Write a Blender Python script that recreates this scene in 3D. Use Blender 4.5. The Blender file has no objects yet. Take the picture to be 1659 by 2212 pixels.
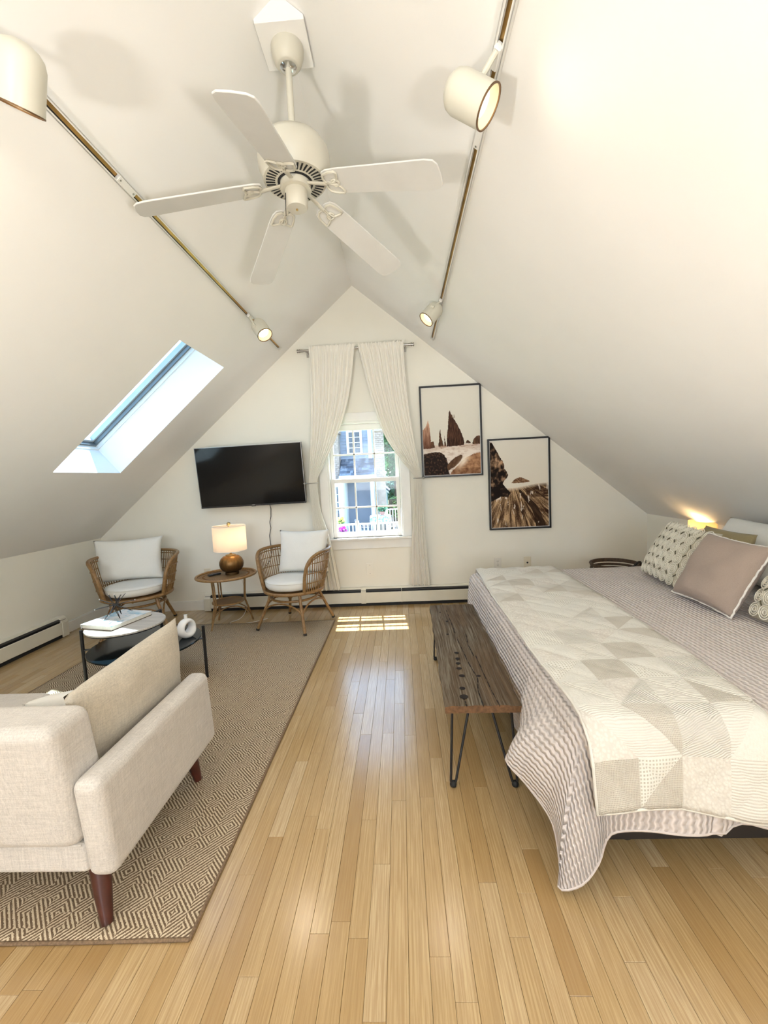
import bpy, bmesh, math, random
from mathutils import Vector, Matrix, noise as mn
random.seed(7)
sc = bpy.context.scene
col = sc.collection
R = math.radians

# ------------------------------------------------------------------ camera
CAM_H = 1.31
YAW, PITCH, ROLL, FPX = R(2.426), R(4.732), R(-2.748), 920.0
_f = Vector((-math.sin(YAW)*math.cos(PITCH), math.cos(YAW)*math.cos(PITCH), -math.sin(PITCH)))
_r0 = Vector((math.cos(YAW), math.sin(YAW), 0)); _u0 = _r0.cross(_f)
_r = _r0*math.cos(ROLL) + _u0*math.sin(ROLL)
_u = -_r0*math.sin(ROLL) + _u0*math.cos(ROLL)
cd = bpy.data.cameras.new('camera'); cam = bpy.data.objects.new('camera', cd); col.objects.link(cam)
cd.sensor_fit = 'HORIZONTAL'; cd.sensor_width = 36; cd.lens = 36*FPX/1659; cd.clip_start = .02; cd.clip_end = 400
cam.matrix_world = Matrix(((_r.x, _u.x, -_f.x, 0), (_r.y, _u.y, -_f.y, 0), (_r.z, _u.z, -_f.z, CAM_H), (0, 0, 0, 1)))
sc.camera = cam
def ray(px, py): return _f + _r*((px-829.5)/FPX) - _u*((py-1106)/FPX)
def atY(px, py, Y):                       # survey: sight line meets the plane y = Y
    d = ray(px, py); d = d*(Y/d.y); return Vector((d.x, d.y, d.z+CAM_H))
def atZ(px, py, z):                       # survey: sight line meets the plane z
    d = ray(px, py); d = d*((z-CAM_H)/d.z); return Vector((d.x, d.y, d.z+CAM_H))

# ------------------------------------------------------------------ world, sun, exposure
sc.view_settings.view_transform = 'Standard'; sc.view_settings.look = 'None'
sc.view_settings.gamma = 1.0; sc.view_settings.use_curve_mapping = False
sc.view_settings.exposure = 0.88
sc.cycles.use_adaptive_sampling = True; sc.cycles.adaptive_threshold = .1
sc.cycles.caustics_reflective = False; sc.cycles.caustics_refractive = False; sc.cycles.max_bounces = 6
w = bpy.data.worlds.new('sky'); sc.world = w; w.use_nodes = True
wt = w.node_tree; wt.nodes.clear()
_o = wt.nodes.new('ShaderNodeOutputWorld'); _b = wt.nodes.new('ShaderNodeBackground')
_tc = wt.nodes.new('ShaderNodeTexCoord'); _sx = wt.nodes.new('ShaderNodeSeparateXYZ'); _cr = wt.nodes.new('ShaderNodeValToRGB')
wt.links.new(_tc.outputs['Generated'], _sx.inputs[0]); wt.links.new(_sx.outputs['Z'], _cr.inputs[0])
_cr.color_ramp.elements[0].position = 0.0; _cr.color_ramp.elements[0].color = (.74, .87, 1.0, 1)
_cr.color_ramp.elements[1].position = .75; _cr.color_ramp.elements[1].color = (.27, .56, 1.0, 1)
wt.links.new(_cr.outputs[0], _b.inputs[0]); wt.links.new(_b.outputs[0], _o.inputs[0])
_b.inputs[1].default_value = 2.9
def light(name, kind, loc, energy, color, aim=None, **kw):
    d = bpy.data.lights.new(name, kind); d.energy = energy; d.color = color
    for k, v in kw.items(): setattr(d, k, v)
    o = bpy.data.objects.new(name, d); col.objects.link(o); o.location = loc
    if aim is not None: o.rotation_euler = Vector(aim).to_track_quat('-Z', 'Y').to_euler()
    return o
light('sun', 'SUN', (0, 9, 14), 17.0, (1, .96, .9), (.035, -.49, -1), angle=R(.5))
FILL_TINT = (.95, .98, 1.0)
# fill lamps added at the unseen openings behind the camera
light('fill_rear_window', 'AREA', (-.39, -4.93, 1.65), 42, FILL_TINT, (0, 1, -.05), shape='RECTANGLE', size=2.2, size_y=1.5)
light('fill_rear_skylight', 'AREA', (-2.02, -2.1, 1.87), 14, (.97, .985, 1), (.65, 0, -.76), shape='RECTANGLE', size=.95, size_y=1.3)
light('fill_rear_skylight_opposite', 'AREA', (1.24, -2.1, 1.87), 14, (.97, .985, 1), (-.65, 0, -.76), shape='RECTANGLE', size=.95, size_y=1.3)

# ------------------------------------------------------------------ mesh helpers
class B:
    """collects shapes in world coordinates; build() links them as ONE mesh object"""
    def __init__(s): s.v = []; s.f = []; s.m = []; s.uv = None
    def add(s, vs, fs, mi=0):
        n = len(s.v); s.v += [Vector(p) for p in vs]; s.f += [tuple(i+n for i in q) for q in fs]; s.m += [mi]*len(fs); return s
    def box(s, a, b, mi=0, mat=None):
        x0, y0, z0 = a; x1, y1, z1 = b
        vs = [Vector(p) for p in ((x0,y0,z0),(x1,y0,z0),(x1,y1,z0),(x0,y1,z0),(x0,y0,z1),(x1,y0,z1),(x1,y1,z1),(x0,y1,z1))]
        if mat: vs = [mat @ p for p in vs]
        return s.add(vs, [(0,3,2,1),(4,5,6,7),(0,1,5,4),(1,2,6,5),(2,3,7,6),(3,0,4,7)], mi)
    def tube(s, pts, r, n=8, closed=False, cap=True, mi=0, flat=1.0):
        pts = [Vector(p) for p in pts]; N = len(pts); rs = r if isinstance(r, (list, tuple)) else [r]*N
        rings = []; prev = None
        for i, p in enumerate(pts):
            if closed: t = pts[(i+1) % N]-pts[i-1]
            else: t = pts[min(i+1, N-1)]-pts[max(i-1, 0)]
            t.normalize()
            if prev is None:
                a = Vector((0,0,1)) if abs(t.z) < .9 else Vector((1,0,0)); x = t.cross(a).normalized()
            else: x = (prev - t*prev.dot(t)).normalized()
            y = t.cross(x); prev = x
            rings.append([p + (x*math.cos(2*math.pi*k/n) + y*math.sin(2*math.pi*k/n)*flat)*rs[i] for k in range(n)])
        vs = [q for g in rings for q in g]; fs = []
        for i in range(N if closed else N-1):
            j = (i+1) % N
            for k in range(n): fs.append((i*n+k, i*n+(k+1) % n, j*n+(k+1) % n, j*n+k))
        if cap and not closed: fs.append(tuple(range(n-1, -1, -1))); fs.append(tuple((N-1)*n+k for k in range(n)))
        return s.add(vs, fs, mi)
    def lathe(s, prof, c=(0,0,0), n=32, mi=0, mat=None, capb=True, capt=True):
        c = Vector(c); vs = []; fs = []
        for r, z in prof:
            for k in range(n):
                a = 2*math.pi*k/n; p = Vector((r*math.cos(a), r*math.sin(a), z)); p = (mat @ p) if mat else p; vs.append(p+c)
        for i in range(len(prof)-1):
            for k in range(n): fs.append((i*n+k, i*n+(k+1) % n, (i+1)*n+(k+1) % n, (i+1)*n+k))
        if capb: fs.append(tuple(range(n-1, -1, -1)))
        if capt: fs.append(tuple((len(prof)-1)*n+k for k in range(n)))
        return s.add(vs, fs, mi)
    def poly(s, pts, thick, nrm, mi=0):                        # flat outline with thickness
        nrm = Vector(nrm); a = [Vector(p) for p in pts]; b = [p+nrm*thick for p in a]; n = len(a)
        fs = [tuple(range(n-1, -1, -1)), tuple(range(n, 2*n))]+[(i, (i+1) % n, n+(i+1) % n, n+i) for i in range(n)]
        return s.add(a+b, fs, mi)
    def grid(s, fn, nu, nv, mi=0, wrap=False, mif=None):
        n0 = len(s.v)
        for j in range(nv+1):
            for i in range(nu+1): s.v.append(Vector(fn(i/nu, j/nv)))
        for j in range(nv):
            for i in range(nu):
                a = n0+j*(nu+1)+i; s.f.append((a, a+1, a+nu+2, a+nu+1)); s.m.append(mif(i, j) if mif else mi)
        return s
    def build(s, name, mats, parent=None, origin=(0,0,0), smooth=None, bevel=0, seg=2, uv=None, wn=False, solid=0, sub=0, merge=False):
        origin = Vector(origin)
        me = bpy.data.meshes.new(name); me.from_pydata([p-origin for p in s.v], [], s.f)
        mats = mats if isinstance(mats, (list, tuple)) else [mats]
        for m in mats: me.materials.append(m)
        if len(mats) > 1:
            for p, k in zip(me.polygons, s.m): p.material_index = k
        if uv:
            L = me.uv_layers.new(name='UVMap')
            for lp in me.loops: L.data[lp.index].uv = uv[lp.vertex_index]
        bm = bmesh.new(); bm.from_mesh(me)
        if merge: bmesh.ops.remove_doubles(bm, verts=bm.verts, dist=1e-5)
        bmesh.ops.recalc_face_normals(bm, faces=bm.faces)
        if bevel:
            es = [e for e in bm.edges if len(e.link_faces) == 2 and e.calc_face_angle(0) > .6]
            bmesh.ops.bevel(bm, geom=es, offset=bevel, segments=seg, profile=.5, affect='EDGES', clamp_overlap=True)
        bm.to_mesh(me); bm.free()
        if smooth is not None:
            for p in me.polygons: p.use_smooth = True
            if smooth < 180: me.set_sharp_from_angle(angle=R(smooth))
        o = bpy.data.objects.new(name, me); col.objects.link(o)
        if parent is not None: o.parent = parent
        else: o.location = origin
        if solid: k = o.modifiers.new('thickness', 'SOLIDIFY'); k.thickness = solid; k.offset = 0
        if sub: k = o.modifiers.new('smooth', 'SUBSURF'); k.levels = sub; k.render_levels = sub
        if bevel and wn: o.modifiers.new('normals', 'WEIGHTED_NORMAL')
        return o
def tag(o, label=None, cat=None, group=None, kind=None):
    if label: o['label'] = label
    if cat: o['category'] = cat
    if group: o['group'] = group
    if kind: o['kind'] = kind
    return o
def thing(name, loc, label=None, cat=None, group=None, kind=None):
    o = bpy.data.objects.new(name, None); col.objects.link(o); o.location = loc; o.empty_display_size = .05
    return tag(o, label, cat, group, kind)
def copy_tree(o, parent=None):
    c = o.copy(); col.objects.link(c); c.parent = parent
    for ch in list(o.children): copy_tree(ch, c)
    return c
def bz(p0, p1, p2, p3, n):
    p0, p1, p2, p3 = map(Vector, (p0, p1, p2, p3)); o = []
    for i in range(n+1):
        t = i/n; o.append(p0*(1-t)**3 + p1*3*t*(1-t)**2 + p2*3*t*t*(1-t) + p3*t**3)
    return o
def lerp(a, b, t): return a+(b-a)*t
def interp(xs, ys, x):
    if x <= xs[0]: return ys[0]
    for i in range(len(xs)-1):
        if x <= xs[i+1]:
            t = (x-xs[i])/(xs[i+1]-xs[i]); return ys[i]+(ys[i+1]-ys[i])*t
    return ys[-1]
def smooth_interp(xs, ys, x):
    if x <= xs[0]: return ys[0]
    for i in range(len(xs)-1):
        if x <= xs[i+1]:
            t = (x-xs[i])/(xs[i+1]-xs[i]); t = t*t*(3-2*t); return ys[i]+(ys[i+1]-ys[i])*t
    return ys[-1]

# ------------------------------------------------------------------ material helpers
class N:
    def __init__(s, name):
        s.mat = bpy.data.materials.new(name); s.mat.use_nodes = True; s.t = s.mat.node_tree
        s.b = s.t.nodes['Principled BSDF']; s.out = s.t.nodes['Material Output']; s._tc = None
    def n(s, kind, **kw):
        x = s.t.nodes.new('ShaderNode'+kind)
        for k, v in kw.items():
            if isinstance(k, str) and hasattr(x, k): setattr(x, k, v)
            else: x.inputs[k].default_value = v
        return x
    def l(s, a, b): s.t.links.new(a, b)
    def tc(s, kind='Object'):
        if s._tc is None: s._tc = s.n('TexCoord')
        return s._tc.outputs[kind]
    def put(s, sock, v):
        if hasattr(v, 'is_output') or isinstance(v, bpy.types.NodeSocket): s.l(v, sock)
        else: sock.default_value = v
    def math(s, op, a, b=0.0, c=None):
        x = s.n('Math', operation=op); s.put(x.inputs[0], a); s.put(x.inputs[1], b)
        if c is not None: s.put(x.inputs[2], c)
        return x.outputs[0]
    def mapping(s, vec, scale=(1,1,1), rot=(0,0,0), loc=(0,0,0)):
        x = s.n('Mapping'); s.l(vec, x.inputs[0]); x.inputs['Scale'].default_value = scale; x.inputs['Rotation'].default_value = rot; x.inputs['Location'].default_value = loc; return x.outputs[0]
    def noise(s, vec, scale, detail=4, rough=.5, dist=0.0):
        x = s.n('TexNoise'); s.l(vec, x.inputs['Vector']); x.inputs['Scale'].default_value = scale; x.inputs['Detail'].default_value = detail; x.inputs['Roughness'].default_value = rough; x.inputs['Distortion'].default_value = dist; return x.outputs['Fac']
    def ramp(s, fac, stops, interp='LINEAR'):
        x = s.n('ValToRGB'); s.put(x.inputs[0], fac); e = x.color_ramp.elements; x.color_ramp.interpolation = interp
        while len(e) < len(stops): e.new(.5)
        for k, (p, c) in zip(e, stops): k.position = p; k.color = (*c, 1) if len(c) == 3 else c
        return x.outputs[0]
    def mix(s, fac, a, b, mode='MIX'):
        x = s.n('Mix', data_type='RGBA', blend_type=mode); s.put(x.inputs[0], fac)
        for sock, v in ((x.inputs[6], a), (x.inputs[7], b)): s.put(sock, (*v, 1) if isinstance(v, tuple) and len(v) == 3 else v)
        return x.outputs[2]
    def bump(s, h, strength=.3, dist=.01):
        x = s.n('Bump'); s.l(h, x.inputs['Height']); x.inputs['Strength'].default_value = strength; x.inputs['Distance'].default_value = dist; s.l(x.outputs[0], s.b.inputs['Normal']); return x
    def set(s, **kw):
        for k, v in kw.items():
            k = {'col': 'Base Color', 'rough': 'Roughness', 'metal': 'Metallic', 'spec': 'Specular IOR Level', 'sheen': 'Sheen Weight', 'coat': 'Coat Weight', 'coatr': 'Coat Roughness'}[k]
            s.put(s.b.inputs[k], (*v, 1) if isinstance(v, tuple) and len(v) == 3 else v)
        return s
def plain(name, c, rough=.5, metal=0, var=.06, scale=8, bump=0, spec=.5, bdist=.002):
    m = N(name); f = m.noise(m.tc(), scale, 2)
    c2 = tuple(max(0, x*(1-var)) for x in c); c1 = tuple(min(1, x*(1+var)) for x in c)
    m.set(col=m.ramp(f, [(.3, c2), (.7, c1)]), rough=rough, metal=metal, spec=spec)
    if bump: m.bump(m.noise(m.tc(), scale*12, 3), bump, bdist)
    return m.mat
def weave(name, c, sx=420, var=.10, rough=.9, bump=.35, slub=.5):
    """linen-like cloth: crossed threads and slubs"""
    m = N(name); v = m.tc()
    w1 = m.noise(m.mapping(v, (sx*.06, sx, sx)), 1, 2); w2 = m.noise(m.mapping(v, (sx, sx, sx*.06)), 1, 2); w3 = m.noise(m.mapping(v, (sx, sx*.06, sx)), 1, 2)
    h = m.math('ADD', m.math('ADD', w1, w2), w3); big = m.noise(v, 5, 3)
    k = m.math('ADD', m.math('MULTIPLY', h, .28), m.math('MULTIPLY', big, .16))
    lo = tuple(x*(1-var*2) for x in c); hi = tuple(min(1, x*(1+var)) for x in c)
    m.set(col=m.ramp(k, [(.34, lo), (.62, hi)]), rough=rough, spec=.2, sheen=.15); m.bump(h, bump, .002); return m.mat
def emit(name, c, s):
    m = N(name); m.t.nodes.remove(m.b); e = m.n('Emission'); e.inputs[0].default_value = (*c, 1); e.inputs[1].default_value = s; m.l(e.outputs[0], m.out.inputs[0]); m.mat.cycles.emission_sampling = 'NONE'; return m.mat
def glass(name, tint=(.97, .99, 1)):
    m = N(name); m.t.nodes.remove(m.b); t = m.n('BsdfTransparent'); t.inputs[0].default_value = (*tint, 1)
    g = m.n('BsdfGlossy'); g.inputs['Roughness'].default_value = .02; f = m.n('LayerWeight'); fac = m.math('ADD', m.math('MULTIPLY', m.math('POWER', f.outputs['Facing'], 4.0), .55), .035)
    x = m.n('MixShader'); m.l(fac, x.inputs[0]); m.l(t.outputs[0], x.inputs[1]); m.l(g.outputs[0], x.inputs[2]); m.l(x.outputs[0], m.out.inputs[0]); return m.mat
def sheer(name, c, trans=.35, rough=.9, weave_s=500):
    m = N(name); v = m.tc(); h = m.noise(m.mapping(v, (weave_s, weave_s, 30)), 1, 2); m.set(col=c, rough=rough, spec=.1)
    t = m.n('BsdfTranslucent'); t.inputs[0].default_value = (*c, 1); x = m.n('MixShader'); x.inputs[0].default_value = trans
    m.l(m.b.outputs[0], x.inputs[1]); m.l(t.outputs[0], x.inputs[2]); m.l(x.outputs[0], m.out.inputs[0]); return m.mat

WALL = plain('wall_paint', (.885, .862, .77), .75, var=.012, scale=3, spec=.25)
CEIL = plain('ceiling_paint', (.89, .882, .86), .75, var=.012, scale=2.5, spec=.25)
TRIM = plain('trim_paint', (.86, .85, .81), .4, var=.015)
WHITE = plain('white_enamel', (.84, .83, .79), .35, var=.02)
CREAM = plain('cream_enamel', (.78, .75, .64), .35, var=.03)
BLACK = plain('black_metal', (.012, .012, .014), .35, var=.2, spec=.5)
SLOT = plain('dark_recess', (.01, .01, .011), .7, var=.1)
BRASS = plain('brass', (.62, .42, .17), .3, 1.0, var=.12)
STEEL = plain('brushed_steel', (.42, .40, .37), .32, 1.0, var=.1)
GLASS = glass('window_glass')
SKYG = glass('skylight_glass', (.38, .52, .60))
# ------------------------------------------------------------------ the room
YB, YR = 4.32, -5.0
RX, RZ = -.393, 3.185
LX, LZ = -3.171, .809
QX, QZ = 2.436, .8175
def slope(side, t, y, off=0.0):
    """point on a ceiling slope: t 0 at the ridge, 1 at the knee wall; off = metres into the room along the slope's normal"""
    ex, ez = (LX, LZ) if side == 'L' else (QX, QZ)
    dx, dz = ex-RX, ez-RZ; L = math.hypot(dx, dz)
    n = Vector((-dz/L, 0, dx/L)); n = -n if n.z > 0 else n
    return Vector((RX+dx*t, y, RZ+dz*t)) + n*off
def panel(b, fn, us, vs, holes):
    us = sorted(set(us+[h[0] for h in holes]+[h[1] for h in holes])); vs = sorted(set(vs+[h[2] for h in holes]+[h[3] for h in holes]))
    for i in range(len(us)-1):
        for j in range(len(vs)-1):
            cu, cv = (us[i]+us[i+1])/2, (vs[j]+vs[j+1])/2
            if any(h[0] < cu < h[1] and h[2] < cv < h[3] for h in holes): continue
            b.add([fn(us[i], vs[j]), fn(us[i+1], vs[j]), fn(us[i+1], vs[j+1]), fn(us[i], vs[j+1])], [(0,1,2,3)])
SKY_F = (.377, .7297, 2.895, 3.615)
SKY_R = (.46, .72, -2.8, -1.4)
b = B()
panel(b, lambda t, y: slope('L', t, y), [0, 1], [YR, YB], [SKY_F, SKY_R])
panel(b, lambda t, y: slope('R', t, y), [0, 1], [YR, YB], [SKY_R])
tag(b.build('ceiling', CEIL, merge=True), 'white painted steep attic ceiling meeting at a ridge', kind='structure')
# knee walls
tag(B().add([(LX,YR,0),(LX,YB,0),(LX,YB,LZ),(LX,YR,LZ)], [(0,1,2,3)]).build('wall_left', WALL), 'low white knee wall under the skylight slope', kind='structure')
tag(B().add([(QX,YR,0),(QX,YB,0),(QX,YB,QZ),(QX,YR,QZ)], [(0,1,2,3)]).build('wall_right', WALL), 'low white knee wall behind the bed', kind='structure')
# gable walls with window openings
def gable(name, y, hole, label, depth):
    b = B(); x0, x1, z0, z1 = hole
    top = lambda x: RZ+(LZ-RZ)*(x-RX)/(LX-RX) if x < RX else RZ+(QZ-RZ)*(x-RX)/(QX-RX)
    P = lambda x, z: (x, y, z)
    b.add([P(LX,0), P(x0,0), P(x0,top(x0)), P(LX,LZ)], [(0,1,2,3)])
    b.add([P(x1,0), P(QX,0), P(QX,QZ), P(x1,top(x1))], [(0,1,2,3)])
    b.add([P(x0,0), P(x1,0), P(x1,z0), P(x0,z0)], [(0,1,2,3)])
    b.add([P(x0,z1), P(x1,z1), P(x1,top(x1)), P(RX,RZ), P(x0,top(x0))] if x0 < RX < x1 else [P(x0,z1), P(x1,z1), P(x1,top(x1)), P(x0,top(x0))], [(0,1,2,3,4) if x0 < RX < x1 else (0,1,2,3)])
    for a, c in (((x0,z0),(x0,z1)), ((x1,z0),(x1,z1)), ((x0,z0),(x1,z0)), ((x0,z1),(x1,z1))):   # reveal
        b.add([(a[0],y,a[1]), (c[0],y,c[1]), (c[0],y+depth,c[1]), (a[0],y+depth,a[1])], [(0,1,2,3)])
    return tag(b.build(name, WALL), label, kind='structure')
WX0, WX1, WZ0, WZ1 = -.735, .01, .70, 1.875
gable('wall_back', YB, (WX0, WX1, WZ0, WZ1), 'cream gable wall with the sash window', .16)
gable('wall_rear', YR, (-1.5, .72, .9, 2.4), 'cream gable wall at the other end of the attic', -.16)

# floor: dark underlay and oak strips
fl = tag(B().add([(LX,YR,-.016),(QX,YR,-.016),(QX,YB,-.016),(LX,YB,-.016)], [(0,1,2,3)]).build('floor', plain('underlay', (.16, .10, .045), .9)), 'honey oak strip floor', kind='structure')
m = N('oak_strip'); v = m.tc()
oi = m.n('ObjectInfo').outputs['Random']; ri = m.n('NewGeometry').outputs['Random Per Island']
rnd = m.math('FRACT', m.math('ADD', m.math('MULTIPLY', oi, 7.31), m.math('MULTIPLY', ri, 3.77)))
cv = m.n('CombineXYZ'); m.l(m.math('MULTIPLY', rnd, 37.0), cv.inputs[0]); m.l(m.math('MULTIPLY', rnd, 91.0), cv.inputs[1])
va = m.n('VectorMath', operation='ADD'); m.l(v, va.inputs[0]); m.l(cv.outputs[0], va.inputs[1]); v2 = va.outputs[0]
grain = m.noise(m.mapping(v2, (210, 5.5, 1)), 1, 5, .62, .4); fine = m.noise(m.mapping(v2, (700, 9, 1)), 1, 2)
cath = m.n('TexWave', wave_type='BANDS', bands_direction='X'); m.l(m.mapping(v2, (26, 1.1, 1)), cath.inputs[0]); cath.inputs['Scale'].default_value = 1.3; cath.inputs['Distortion'].default_value = 9; cath.inputs['Detail'].default_value = 3; cath.inputs['Detail Scale'].default_value = .8
tone = m.ramp(rnd, [(0, (.43, .275, .115)), (.25, (.52, .355, .165)), (.55, (.56, .40, .20)), (.8, (.60, .44, .235)), (1, (.65, .50, .295))])
g1 = m.mix(m.math('MULTIPLY', m.ramp(grain, [(.42, (1,1,1)), (.62, (0,0,0))]), .5), tone, (.34, .20, .08))
g2 = m.mix(m.math('MULTIPLY', m.math('POWER', cath.outputs['Fac'], 4.0), .30), g1, (.37, .22, .09))
g3 = m.mix(m.math('MULTIPLY', fine, .18), g2, (.42, .26, .10))
m.set(col=g3, rough=m.math('ADD', m.math('MULTIPLY', grain, .10), .17), spec=.5, coat=.6, coatr=.19); m.bump(grain, .05, .001); OAK = m.mat
PWD = .057
def project(p):
    d = p-Vector((0, 0, CAM_H)); z = d.dot(_f)
    if z < .05: return None
    return (829.5+FPX*d.dot(_r)/z, 1106-FPX*d.dot(_u)/z, z)
strips = []; x = LX; k = 0
LENS = [.42, .58, .74, .92, 1.15, 1.4]
while x < QX:
    y = YR - random.random()*1.2
    while y < YB:
        Ln = random.choice(LENS); strips.append((x, y, Ln)); y += Ln
    x += PWD; k += 1
def strip_score(s):
    x, y, Ln = s; tot = 0
    for q in (.1, .3, .5, .7, .9):
        p = Vector((x+PWD/2, y+Ln*q, 0))
        if not (.8 < p.y < YB): continue
        if -2.5 < p.x < -.69 and 1.12 < p.y < 3.8: continue           # under the rug
        if p.x > .62 and p.y > 1.5: continue                          # under the bed
        c = project(p)
        if c and -30 < c[0] < 1690 and c[1] < 2260: tot += 1/(c[2]**2)
    return tot*Ln
strips.sort(key=strip_score, reverse=True)
shared = {}
def strip_mesh(bb, x, y, Ln):
    e = .0004
    return bb.box((x+e, y+e, -.016), (x+PWD-e, y+Ln-e, 0))
for i, (x, y, Ln) in enumerate(strips[:300]):
    cut = min(y+Ln, YB)-y
    key = round(cut, 4)
    if key not in shared:
        o = strip_mesh(B(), 0, 0, cut).build('floor_strip', OAK, fl, bevel=.0006, seg=1); shared[key] = o.data
    else:
        o = bpy.data.objects.new('floor_strip', shared[key]); col.objects.link(o); o.parent = fl
    o.location = (x, y, 0)
b = B()
for x, y, Ln in strips[300:]:
    y1 = min(y+Ln, YB); y0 = max(y, YR)
    if y1-y0 > .02: strip_mesh(b, x, y0, y1-y0)
tag(b.build('floor_strips', OAK, fl), kind='stuff')

# baseboards
b = B().box((LX, YB-.016, 0), (-2.10, YB, .098)).box((LX, YB-.010, .098), (-2.10, YB, .106))
tag(b.build('baseboard_back', TRIM, bevel=.002, seg=1), 'white baseboard beside the wall heater', kind='structure')
b = B().box((LX, 3.70, 0), (LX+.016, YB, .098)).box((LX, 3.70, .098), (LX+.010, YB, .106))
tag(b.build('baseboard_left', TRIM, bevel=.002, seg=1), 'white baseboard in the corner behind the rattan chair', kind='structure')

# ------------------------------------------------------------------ uplights added in the unseen half of the room to brighten the ceiling
def fill_uplight(x, y, h, label):
    r = thing('fill_uplight_stand', (x, y, 0), label, 'fill light', 'added unseen uplights'); O = r.location.copy()
    B().lathe([(.14, 0), (.14, .012), (.03, .03), (.013, .05)], (x, y, 0), 28).build('base', BLACK, r, O, smooth=40)
    B().lathe([(.012, .04), (.012, h-.06)], (x, y, 0), 14).build('pole', BLACK, r, O, smooth=40)
    B().lathe([(.02, h-.08), (.09, h-.06), (.16, h), (.155, h), (.085, h-.05), (.01, h-.055)], (x, y, 0), 32).build('bowl', WHITE, r, O, smooth=50)
    B().lathe([(.012, h-.052), (.03, h-.03), (.028, h-.015), (.004, h-.006)], (x, y, 0), 16).build('bulb', emit('fill_uplight_bulb', (1, .93, .84), 8), r, O, smooth=50)
    light('fill_uplight_spot', 'SPOT', (x, y, h+.005), 76, (1, .965, .915), (0, 0, 1), spot_size=R(172), spot_blend=.25, shadow_soft_size=.12)
fill_uplight(-1.35, -.60, .74, 'added unseen uplight brightening the skylight slope, behind the sofa')
fill_uplight(.62, -.60, .74, 'added unseen uplight brightening the slope, past the near end of the bed')

# ------------------------------------------------------------------ front window
win = thing('window_1', ((WX0+WX1)/2, YB, WZ0), 'white six over six sash window in the gable wall', kind='structure'); WO = win.location.copy()
cz = B()
cw = .085
cz.box((WX0-cw, YB-.018, WZ0), (WX0, YB, WZ1)).box((WX1, YB-.018, WZ0), (WX1+cw, YB, WZ1)).box((WX0-cw-.006, YB-.022, WZ1), (WX1+cw+.006, YB, WZ1+.085))
cz.build('casing', TRIM, win, WO, bevel=.003, seg=2)
B().box((WX0-cw-.01, YB-.05, WZ0-.022), (WX1+cw+.01, YB+.10, WZ0)).build('sill', TRIM, win, WO, bevel=.004)
B().box((WX0-cw, YB-.016, WZ0-.115), (WX1+cw, YB, WZ0-.022)).build('apron', TRIM, win, WO, bevel=.003)
jb = B(); jb.box((WX0, YB, WZ0), (WX0+.018, YB+.14, WZ1)).box((WX1-.018, YB, WZ0), (WX1, YB+.14, WZ1)).box((WX0, YB, WZ1-.018), (WX1, YB+.14, WZ1))
jb.build('jamb', TRIM, win, WO, bevel=.002, seg=1)
def sash(name, y0, z0, z1, top, bot, st=.038):
    xa, xb = WX0+.02, WX1-.02; b = B()
    b.box((xa, y0, z0), (xa+st, y0+.035, z1)).box((xb-st, y0, z0), (xb, y0+.035, z1)).box((xa+st, y0, z1-top), (xb-st, y0+.035, z1)).box((xa+st, y0, z0), (xb-st, y0+.035, z0+bot))
    s = b.build(name, TRIM, win, WO, bevel=.003, seg=1)
    gx0, gx1, gz0, gz1 = xa+st, xb-st, z0+bot, z1-top; mw = .008
    zm = (gz0+gz1)/2
    B().box((gx0, y0+.004, zm-mw), (gx1, y0+.03, zm+mw)).build('muntin', TRIM, s, WO, bevel=.002, seg=1)
    xs = [gx0+(gx1-gx0)*k/3 for k in range(4)]
    for k in (1, 2): B().box((xs[k]-mw, y0+.004, gz0), (xs[k]+mw, y0+.03, gz1)).build('muntin', TRIM, s, WO, bevel=.002, seg=1)
    for k in range(3):
        for a, c in ((gz0, zm), (zm, gz1)):
            B().add([(xs[k], y0+.017, a), (xs[k+1], y0+.017, a), (xs[k+1], y0+.017, c), (xs[k], y0+.017, c)], [(0,1,2,3)]).build('pane', GLASS, s, WO)
ZM = 1.285
sash('lower_sash', YB+.03, WZ0, ZM+.02, .042, .055)
sash('upper_sash', YB+.075, ZM-.02, WZ1-.018, .06, .042)
# unseen rear window, two panes, added as a source of fill light
rw = thing('window_3', (-.39, YR, .9), 'added unseen wide plain window at the other end of the attic', kind='structure'); RO = rw.location.copy()
b = B()
for xa, xb in ((-1.5, -1.44), (-.42, -.36), (.66, .72)): b.box((xa, YR-.09, .9), (xb, YR-.03, 2.4))
b.box((-1.5, YR-.09, .9), (.72, YR-.03, .96)).box((-1.5, YR-.09, 2.34), (.72, YR-.03, 2.4)); b.build('frame', TRIM, rw, RO)
for xa, xb in ((-1.44, -.42), (-.36, .66)): B().add([(xa, YR-.06, .96), (xb, YR-.06, .96), (xb, YR-.06, 2.34), (xa, YR-.06, 2.34)], [(0,1,2,3)]).build('pane', GLASS, rw, RO)

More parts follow.
